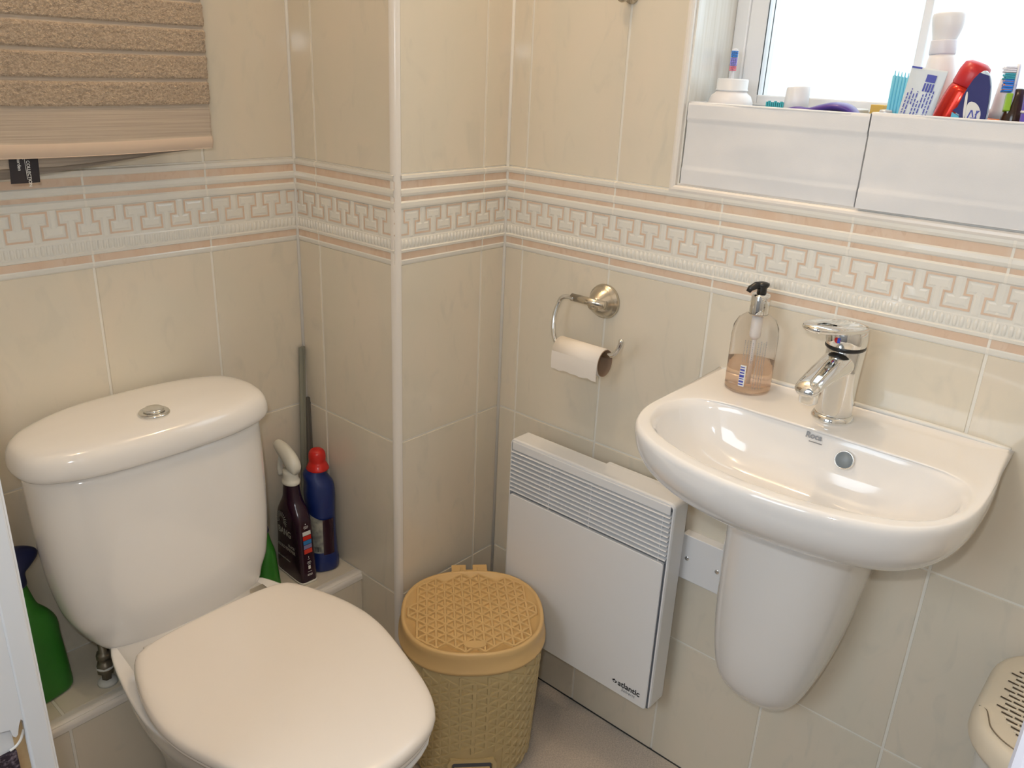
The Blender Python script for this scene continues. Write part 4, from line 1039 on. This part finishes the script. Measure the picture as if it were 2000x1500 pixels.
mb = MB(); mb.box((.068, -.634, 1.110), (.098, -.616, 1.2385)); tag(obj('yellow_packet', mb, M['yellow'], bevel=.001), 'mustard yellow packet edge at the back right of the left sill box', 'packet')

# ------------------------------------------------------------------ towel on its rail
rail = thing('towel_rail', 'chrome rail on the back wall that carries the taupe towel above the toilet', 'towel rail', (-.72, .21, 1.5168))
mb = MB(); mb.tube([(-.985, .205, 1.5168), (-.45, .205, 1.5168)], .008, 16); at(rail, obj('bar', mb, M['chrome'], rail))
for x in (-.975, -.46):
    mb = MB(); mb.lathe([(.007, .205), (.007, DY-.006), (.018, DY-.0055), (.018, DY-.002)], (x, 0, 1.5168), 24, axis='y')
    at(rail, obj('bracket', mb, M['chrome'], rail))
tw = thing('bath_towel', 'folded taupe towel with ribbed terry bands hanging over the toilet', 'towel', (-.72, .205, 1.14))
XL, XR = -.965, -.478
def wob(x, z, s=0): return .006*noise.noise(Vector((x*7, z*3, s)))+.004*math.sin(x*11+s)
bands = []; z = 1.1915
while z < 1.50:
    bands.append((z, z+.0328)); z += .0367
def terry_h(z):
    for a, b in bands:
        if a <= z <= b: return max(0, min(1, (z-a)/.002, (b-z)/.002))
    return 0
def zbot(x): return 1.1265+.004*math.sin((x+.478)*6.)+(-.0045*(x+.478))
def sheet(mb, yoff, zlo, layer, th, relief=True, dense=True, xr=XR):
    nx = 300 if dense else 60; zs = []
    z = 0; zt_ = 1.508
    nz = 230 if dense else 30
    grid = []
    for j in range(nz+1):
        v_ = j/nz; row = []
        for i in range(nx+1):
            u = i/nx; x = XL+(xr-XL)*u
            zb_ = zlo(x); zz = zb_+(zt_-zb_)*v_
            d = 0
            zn = zz-(zb_-1.1265)*(1-v_)
            if relief:
                th_ = terry_h(zn)
                d = th_*(.0030+.0016*noise.noise(Vector((x*260, zz*260, 3)))+.0010*noise.noise(Vector((x*600, zz*600, 9))))
                if zn < 1.1455: d += .0018*math.sin(max(0, min(1, (zn-1.1265)/.019))*PI)+.0006
            edge = max(0, 1-(1-u)*nx/4)**2*.006
            row.append((x+(.0018*noise.noise(Vector((zz*60, 2, layer))) if u > .98 else 0), yoff+wob(x, zz, layer)-d+edge, zz))
        grid.append(row)
    n_ = nx+1; vs = [p for r in grid for p in r]; fs = []; b = len(vs)
    vs2 = [(x, y+th, z) for x, y, z in vs] if not dense else []
    mats_ = []
    for j in range(nz):
        zm_ = 1.1265+(1.508-1.1265)*(j+.5)/nz
        mi = (2 if zm_ < 1.1455 else 1 if terry_h(zm_) < .3 else 0) if relief else 1
        for i in range(nx):
            q = j*n_+i; mb.f.append([len(mb.v)+q, len(mb.v)+q+1, len(mb.v)+q+n_+1, len(mb.v)+q+n_]); mb.mi.append(mi); mb.sm.append(True)
    base = len(mb.v)
    mb.v += vs
    # edge thickness strips at bottom and right
    bot = grid[0]; k0 = len(mb.v)
    mb.v += [(x, y+th, z+.001) for x, y, z in bot]
    for i in range(nx): mb.f.append([base+i, base+i+1, k0+i+1, k0+i]); mb.mi.append(2 if relief else 1); mb.sm.append(True)
    k1 = len(mb.v); rt = [r[-1] for r in grid]
    mb.v += [(x-.001, y+th, z) for x, y, z in rt]
    for j in range(nz): mb.f.append([base+j*n_+nx, base+(j+1)*n_+nx, k1+j+1, k1+j]); mb.mi.append(0 if relief else 1); mb.sm.append(True)
mb = MB(); sheet(mb, .190, zbot, 0, .006)
at(tw, obj('front_layer', mb, [M['terry'], M['weave'], M['hem']], tw, fix=False))
mb = MB(); sheet(mb, .199, lambda x: zbot(x)-.0135*min(1, max(0, (XR-x)/.24)), 1, .004, False, False, XR-.002)
at(tw, obj('middle_layer', mb, [M['weave'], M['weave']], tw, fix=False))
mb = MB(); sheet(mb, .213, lambda x: zbot(x)-.001-.0285*min(1, max(0, (XR-.03-x)/.27)), 2, .005, False, False, XR-.006)
at(tw, obj('back_layer', mb, [M['weave'], M['weave']], tw, fix=False))
tg = thing('towel_tag', 'black', 'x') if False else None
mb = MB(); pl = []
for v_ in (0, .25, .5, .75, 1):
    z = 1.140-.049*v_; y = .1955-.001*math.sin(v_*PI)
    pl.append([(-.7755-.0028*v_, y, z), (-.757-.002*v_, y-.0003, z), (-.7395-.0022*v_, y, z)])
mb.loft(pl, 0, False, False, False, False)
mb.loft([[(x, y+.0006, z) for x, y, z in r] for r in pl], 0, False, False, False, False)
tagm = at(tw, obj('brand_tag', mb, M['tag'], tw, fix=False))
for body_, sz, x, zz in (('TE COLLECTION', .0056, -.7555, 1.1285), ('by', .0040, -.7610, 1.1260), ('Norden', .0060, -.7668, 1.1270)):
    o = text('tag_text', body_, sz, frame((x, .1938, zz), (-.03, 0, -1), (1, 0, 0)), M['ink_white'], tagm, bold=.0001, ext=.00005)
mb = MB(); mb.box((-.7578, .1943, 1.1285), (-.7573, .1938, 1.0960)); obj('tag_line', mb, M['ink_white'], tagm)

# ------------------------------------------------------------------ bottles and strips on the ledge
# aubergine spray bottle: broad face towards -x, narrow face towards the room
t = thing('spray_bottle', 'dark aubergine BANG cleaner spray bottle with cream trigger head on the ledge', 'spray bottle', (-.370, .203, Z0+.0006), (0, 0, math.radians(-3)))
def bsec(a, b, z, ox=0, oy=0, e=3.2, N=56):
    out = []
    for k in range(N):
        q = 2*PI*k/N; c, s = math.cos(q), math.sin(q)
        out.append((ox+a*math.copysign(abs(c)**(2/e), c), oy+b*math.copysign(abs(s)**(2/e), s), z))
    return out
mb = MB(); mb.loft(catmull([bsec(.0175, .046, 0, e=6), bsec(.0195, .0480, .003, e=6), bsec(.0195, .0475, .03, e=6), bsec(.0195, .0440, .080, e=5), bsec(.0205, .0420, .120, 0, .001, 4), bsec(.0205, .0395, .142, 0, .001, 3.2), bsec(.0190, .0300, .160, 0, .002, 2.6), bsec(.0165, .0220, .175, 0, .003, 2.2), bsec(.0150, .0190, .195, 0, .004, 2), bsec(.0145, .0170, .208, 0, .004, 2)], 3))
sbody = obj('bottle_body', mb, M['aub'], t)
mb = MB(); mb.loft([bsec(.0182, .0490, -.0004, e=6), bsec(.0205, .0495, .0030, e=6), bsec(.0200, .0490, .0045, e=6)]); obj('base_edge', mb, M['spray_white'], t)
mb = MB(); mb.loft(catmull([bsec(.0150, .0185, .206, 0, .004, 2), bsec(.0170, .0200, .208, 0, .004, 2), bsec(.0165, .0195, .213, 0, .004, 2), bsec(.0145, .0165, .217, 0, .004, 2), bsec(.0135, .0150, .235, 0, .005, 2.2)], 2)); obj('neck_collar', mb, M['spray_white'], t)
mb = MB(); rings = []
for y, z, hx, hz in ((-.020, .2375, .0070, .0070), (-.017, .244, .0115, .0120), (-.006, .252, .0135, .0165), (.010, .262, .0130, .0170), (.026, .269, .0120, .0150), (.042, .274, .0100, .0115), (.049, .276, .0080, .0090)):
    rings.append([(hx*math.cos(a), y-hz*.45*math.sin(a), z+hz*math.sin(a)) for a in [2*PI*q/28 for q in range(28)]])
mb.loft(catmull(rings, 3)); hdx = obj('trigger_head', mb, M['spray_white'], t)
mb = MB(); mb.loft(catmull([bsec(.006, .004, z, 0, y, 2.5, 24) for z, y in ((.255, .034), (.240, .040), (.222, .043), (.210, .040))], 2)); obj('trigger', mb, M['spray_white'], hdx)
# print on the broad face (-x) and on the narrow face (-y)
def fx(x, y, z, h=0): return (-.0207-h, -y, z)
FX = frame((-.0212, .028, 0), (0, -1, 0), (0, 0, 1))
o = text('brand_text', 'BANG', .0200, frame((-.0222, .025, .098), (0, -1, .0), (0, 0, 1)), M['ink_silver'], sbody, bold=.0002, sx=.85)
text('product_text', 'BLACK', .0085, frame((-.0212, -.008, .0745), (0, -1, 0), (0, 0, 1)), M['ink_silver'], sbody, sx=.9)
text('product_text', 'MOULD REMOVER', .0100, frame((-.0210, .034, .064), (0, -1, 0), (0, 0, 1)), M['ink_silver'], sbody, sx=.8)
text('product_text', 'kills mould & mildew', .0055, frame((-.0205, .036, .038), (0, -1, 0), (0, 0, 1)), M['ink_silver'], sbody)
mb = MB()
for k in range(15):
    a = math.radians(-30+240*k/14); c, s = math.cos(a), math.sin(a)
    y_, z_ = .012, .128
    r0, r1, wd = .007, .019, .0010
    P4 = [(y_+c*r0-s*wd*.4, z_+s*r0+c*wd*.4), (y_+c*r1-s*wd, z_+s*r1+c*wd), (y_+c*r1+s*wd, z_+s*r1-c*wd), (y_+c*r0+s*wd*.4, z_+s*r0-c*wd*.4)]
    mb.add([(-.0215, p, q) for p, q in P4], [(0, 1, 2, 3)])
obj('burst_rays', mb, M['ink_silver'], sbody)
mb = MB(); col5 = [M['ink_white'], M['red'], new_mat('sky_blue_print', (.03, .2, .5), .4), new_mat('mauve_print', (.25, .22, .40), .4), new_mat('scarlet_print', (.7, .05, .03), .4)]
yn = -.0448
def ny_(z):  # front of the narrow face
    pts = [(.0, .0480), (.03, .0475), (.08, .0440), (.12, .0410), (.142, .0385)]
    for (a, p), (b, q) in zip(pts, pts[1:]):
        if z <= b: return -(p+(q-p)*(z-a)/(b-a))-.0012
    return -.04
z = .1165
for k, hgt in enumerate((.0095, .0100, .0095, .0095, .0105)):
    mb.add([(x, ny_(zz), zz) for x, zz in ((-.0085, z-hgt+.001), (.0095, z-hgt+.001), (.0095, z), (-.0085, z))], [(0, 1, 2, 3)], k)
    z -= hgt
obj('colour_squares', mb, col5, sbody, fix=False)
mb = MB()
for zz, w_, hh in ((.1305, .0016, .0026), (.127, .008, .0008), (.1248, .009, .0008), (.1225, .007, .0008), (.058, .001, .004), (.055, .004, .0008), (.0495, .006, .001), (.047, .008, .001), (.044, .005, .001), (.0335, .0042, .0080), (.0275, .0075, .001), (.0215, .009, .0012), (.0190, .009, .0012)):
    mb.add([(x, ny_(z_), z_) for x, z_ in ((-w_*.6, zz), (w_*.6, zz), (w_*.6, zz+hh), (-w_*.6, zz+hh))], [(0, 1, 2, 3)])
obj('small_print', mb, M['ink_white'], sbody, fix=False)

# blue bleach bottle with red cap
t = thing('bleach_bottle', 'blue angled-neck bottle with bright red cap in the ledge corner', 'bottle', (-.312, .196, Z0+.0006), (0, 0, math.radians(-20)))
mb = MB(); mb.loft(catmull([bsec(.028, .033, 0, e=2.6), bsec(.0315, .0365, .004, e=2.6), bsec(.0315, .0370, .022, e=2.6), bsec(.0300, .0350, .032, e=2.6), bsec(.0285, .0335, .070, e=2.5), bsec(.0275, .0330, .120, e=2.5), bsec(.0290, .0345, .148, -.000, .002, 2.5), bsec(.0300, .0340, .170, 0, .003, 2.4), bsec(.0280, .0300, .190, 0, .004, 2.2), bsec(.0225, .0240, .210, -.007, .008, 2), bsec(.0180, .0190, .222, 0, .006, 2)], 3))
bb = obj('bottle_body', mb, M['blue'], t)
mb = MB(); mb.loft(catmull([bsec(.0215, .0225, .2185, 0, .006, 2), bsec(.0225, .0235, .221, 0, .006, 2), bsec(.0190, .0200, .229, 0, .006, 2), bsec(.0165, .0170, .235, 0, .007, 2), bsec(.0170, .0175, .243, 0, .007, 2), bsec(.0160, .0160, .253, 0, .007, 2), bsec(.0110, .0110, .260, 0, .007, 2), bsec(.003, .003, .262, 0, .007, 2)], 3))
obj('cap', mb, M['red'], t)
mb = MB()
def lb_pt(a, z, h=.0008):
    k = .0335 if z < .12 else .0345; kx = .0285
    return ((kx+h)*math.copysign(abs(math.cos(a))**(2/2.5), math.cos(a)), (k+h)*math.copysign(abs(math.sin(a))**(2/2.5), math.sin(a)), z)
for (a0, a1, z0f, z1f, mi) in ((math.radians(168), math.radians(262), lambda u: .045-.010*0, lambda u: .140-.018*u, 0), (math.radians(262), math.radians(300), lambda u: .040, lambda u: .122, 1)):
    n1, n2 = 14, 8; vs = []
    for i in range(n1+1):
        u = i/n1; a = a0+(a1-a0)*u
        for j in range(n2+1): vs.append(lb_pt(a, z0f(u)+(z1f(u)-z0f(u))*j/n2, .0012 if j < n2 else .0012))
    mb.add(vs, [(i*(n2+1)+j, (i+1)*(n2+1)+j, (i+1)*(n2+1)+j+1, i*(n2+1)+j+1) for i in range(n1) for j in range(n2)], mi, True)
obj('back_label', mb, [M['label_bl'], M['aub']], bb, fix=False)
mb = MB()
for k in range(9):
    a0 = math.radians(226+k*3.2); wd = math.radians(random.choice((1.0, 1.6, 2.2)))
    mb.add([lb_pt(a, z, .0018) for a, z in ((a0, .049), (a0+wd, .049), (a0+wd, .060), (a0, .060))], [(0, 1, 2, 3)])
obj('barcode', mb, M['ink'], bb, fix=False)

# two grey plastic strips standing in the corner
for (x0, y0_, x1, y1_, ztop, m_, lab) in ((-.3180, .2500, -.2845, .2725, .7325, M['strip'], 'tall grey plastic strip leaning in the corner behind the bottles'),
                                     (-.2930, .2540, -.2790, .2700, .6240, M['strip_d'], 'shorter dark grey plastic strip leaning in the corner behind the red capped bottle')):
    mb = MB(); rings = []
    d = Vector((x1-x0, y1_-y0_, ztop-Z0-.001)).normalized()
    for p in (Vector((x0, y0_, Z0+.001)), Vector((x1, y1_, ztop))):
        rings.append([p+Vector((a, b, 0)) for a, b in ((-.0065, -.002), (-.0045, -.0040), (-.0008, -.0044), (-.0002, -.0030), (.0006, -.0044), (.0045, -.0040), (.0065, -.002), (.0062, .002), (-.0062, .002))])
    mb.loft(rings, 0, smooth=False)
    tag(obj('plastic_strip', mb, m_), lab, 'strip', 'grey plastic strips in the corner')

# green bottles
def green_bottle(label, x, y, rz, kind, hs=1.):
    t = thing('cleaner_bottle', label, 'bottle', (x, y, Z0+.0006), (0, 0, rz))
    mb = MB(); mb.loft(catmull([bsec(.040, .026, 0, e=3), bsec(.044, .029, .004, e=3), bsec(.044, .029, .020, e=3), bsec(.0425, .028, .060, e=2.6), bsec(.0400, .027, .100, e=2.4), bsec(.0390, .026, .130, e=2.3), bsec(.0320, .023, .152, -.004, 0, 2.2), bsec(.0240, .020, .168, -.008, 0, 2), bsec(.0185, .016, .195, -.010, 0, 2), bsec(.0150, .014, .212, -.010, 0, 2)], 3)); mb.v = [(x_, y_, z_*hs) for x_, y_, z_ in mb.v]
    obj('bottle_body', mb, M['green'], t)
    mb = MB(); mb.loft(catmull([bsec(.0155, .015, .211, -.010, 0, 2), bsec(.0170, .0165, .214, -.010, 0, 2), bsec(.0155, .015, .232, -.008, 0, 2), bsec(.0210, .014, .240, -.002, 0, 2), bsec(.0290, .015, .252, .002, 0, 2), bsec(.0290, .014, .263, -.002, 0, 2), bsec(.0200, .011, .273, -.010, 0, 2), bsec(.006, .004, .277, -.014, 0, 2)], 3)); mb.v = [(x_, y_, z_*hs) for x_, y_, z_ in mb.v]
    obj('spray_head', mb, M['navy'], t)
    mb = MB(); mb.tube(smoothpath([(.0285, 0, .150*hs), (.0385, 0, .130*hs), (.0405, 0, .09*hs), (.0435, 0, .04*hs), (.0445, 0, .02*hs)]), .0012, 6); obj('seam', mb, M['spray_white'], t)
    return t
green_bottle('green cleaner bottle with navy spray head left of the toilet cistern', -.857, .205, math.radians(10), 0)
green_bottle('green bottle mostly hidden behind the right side of the cistern', -.4480, .212, math.radians(90), 1, .62)
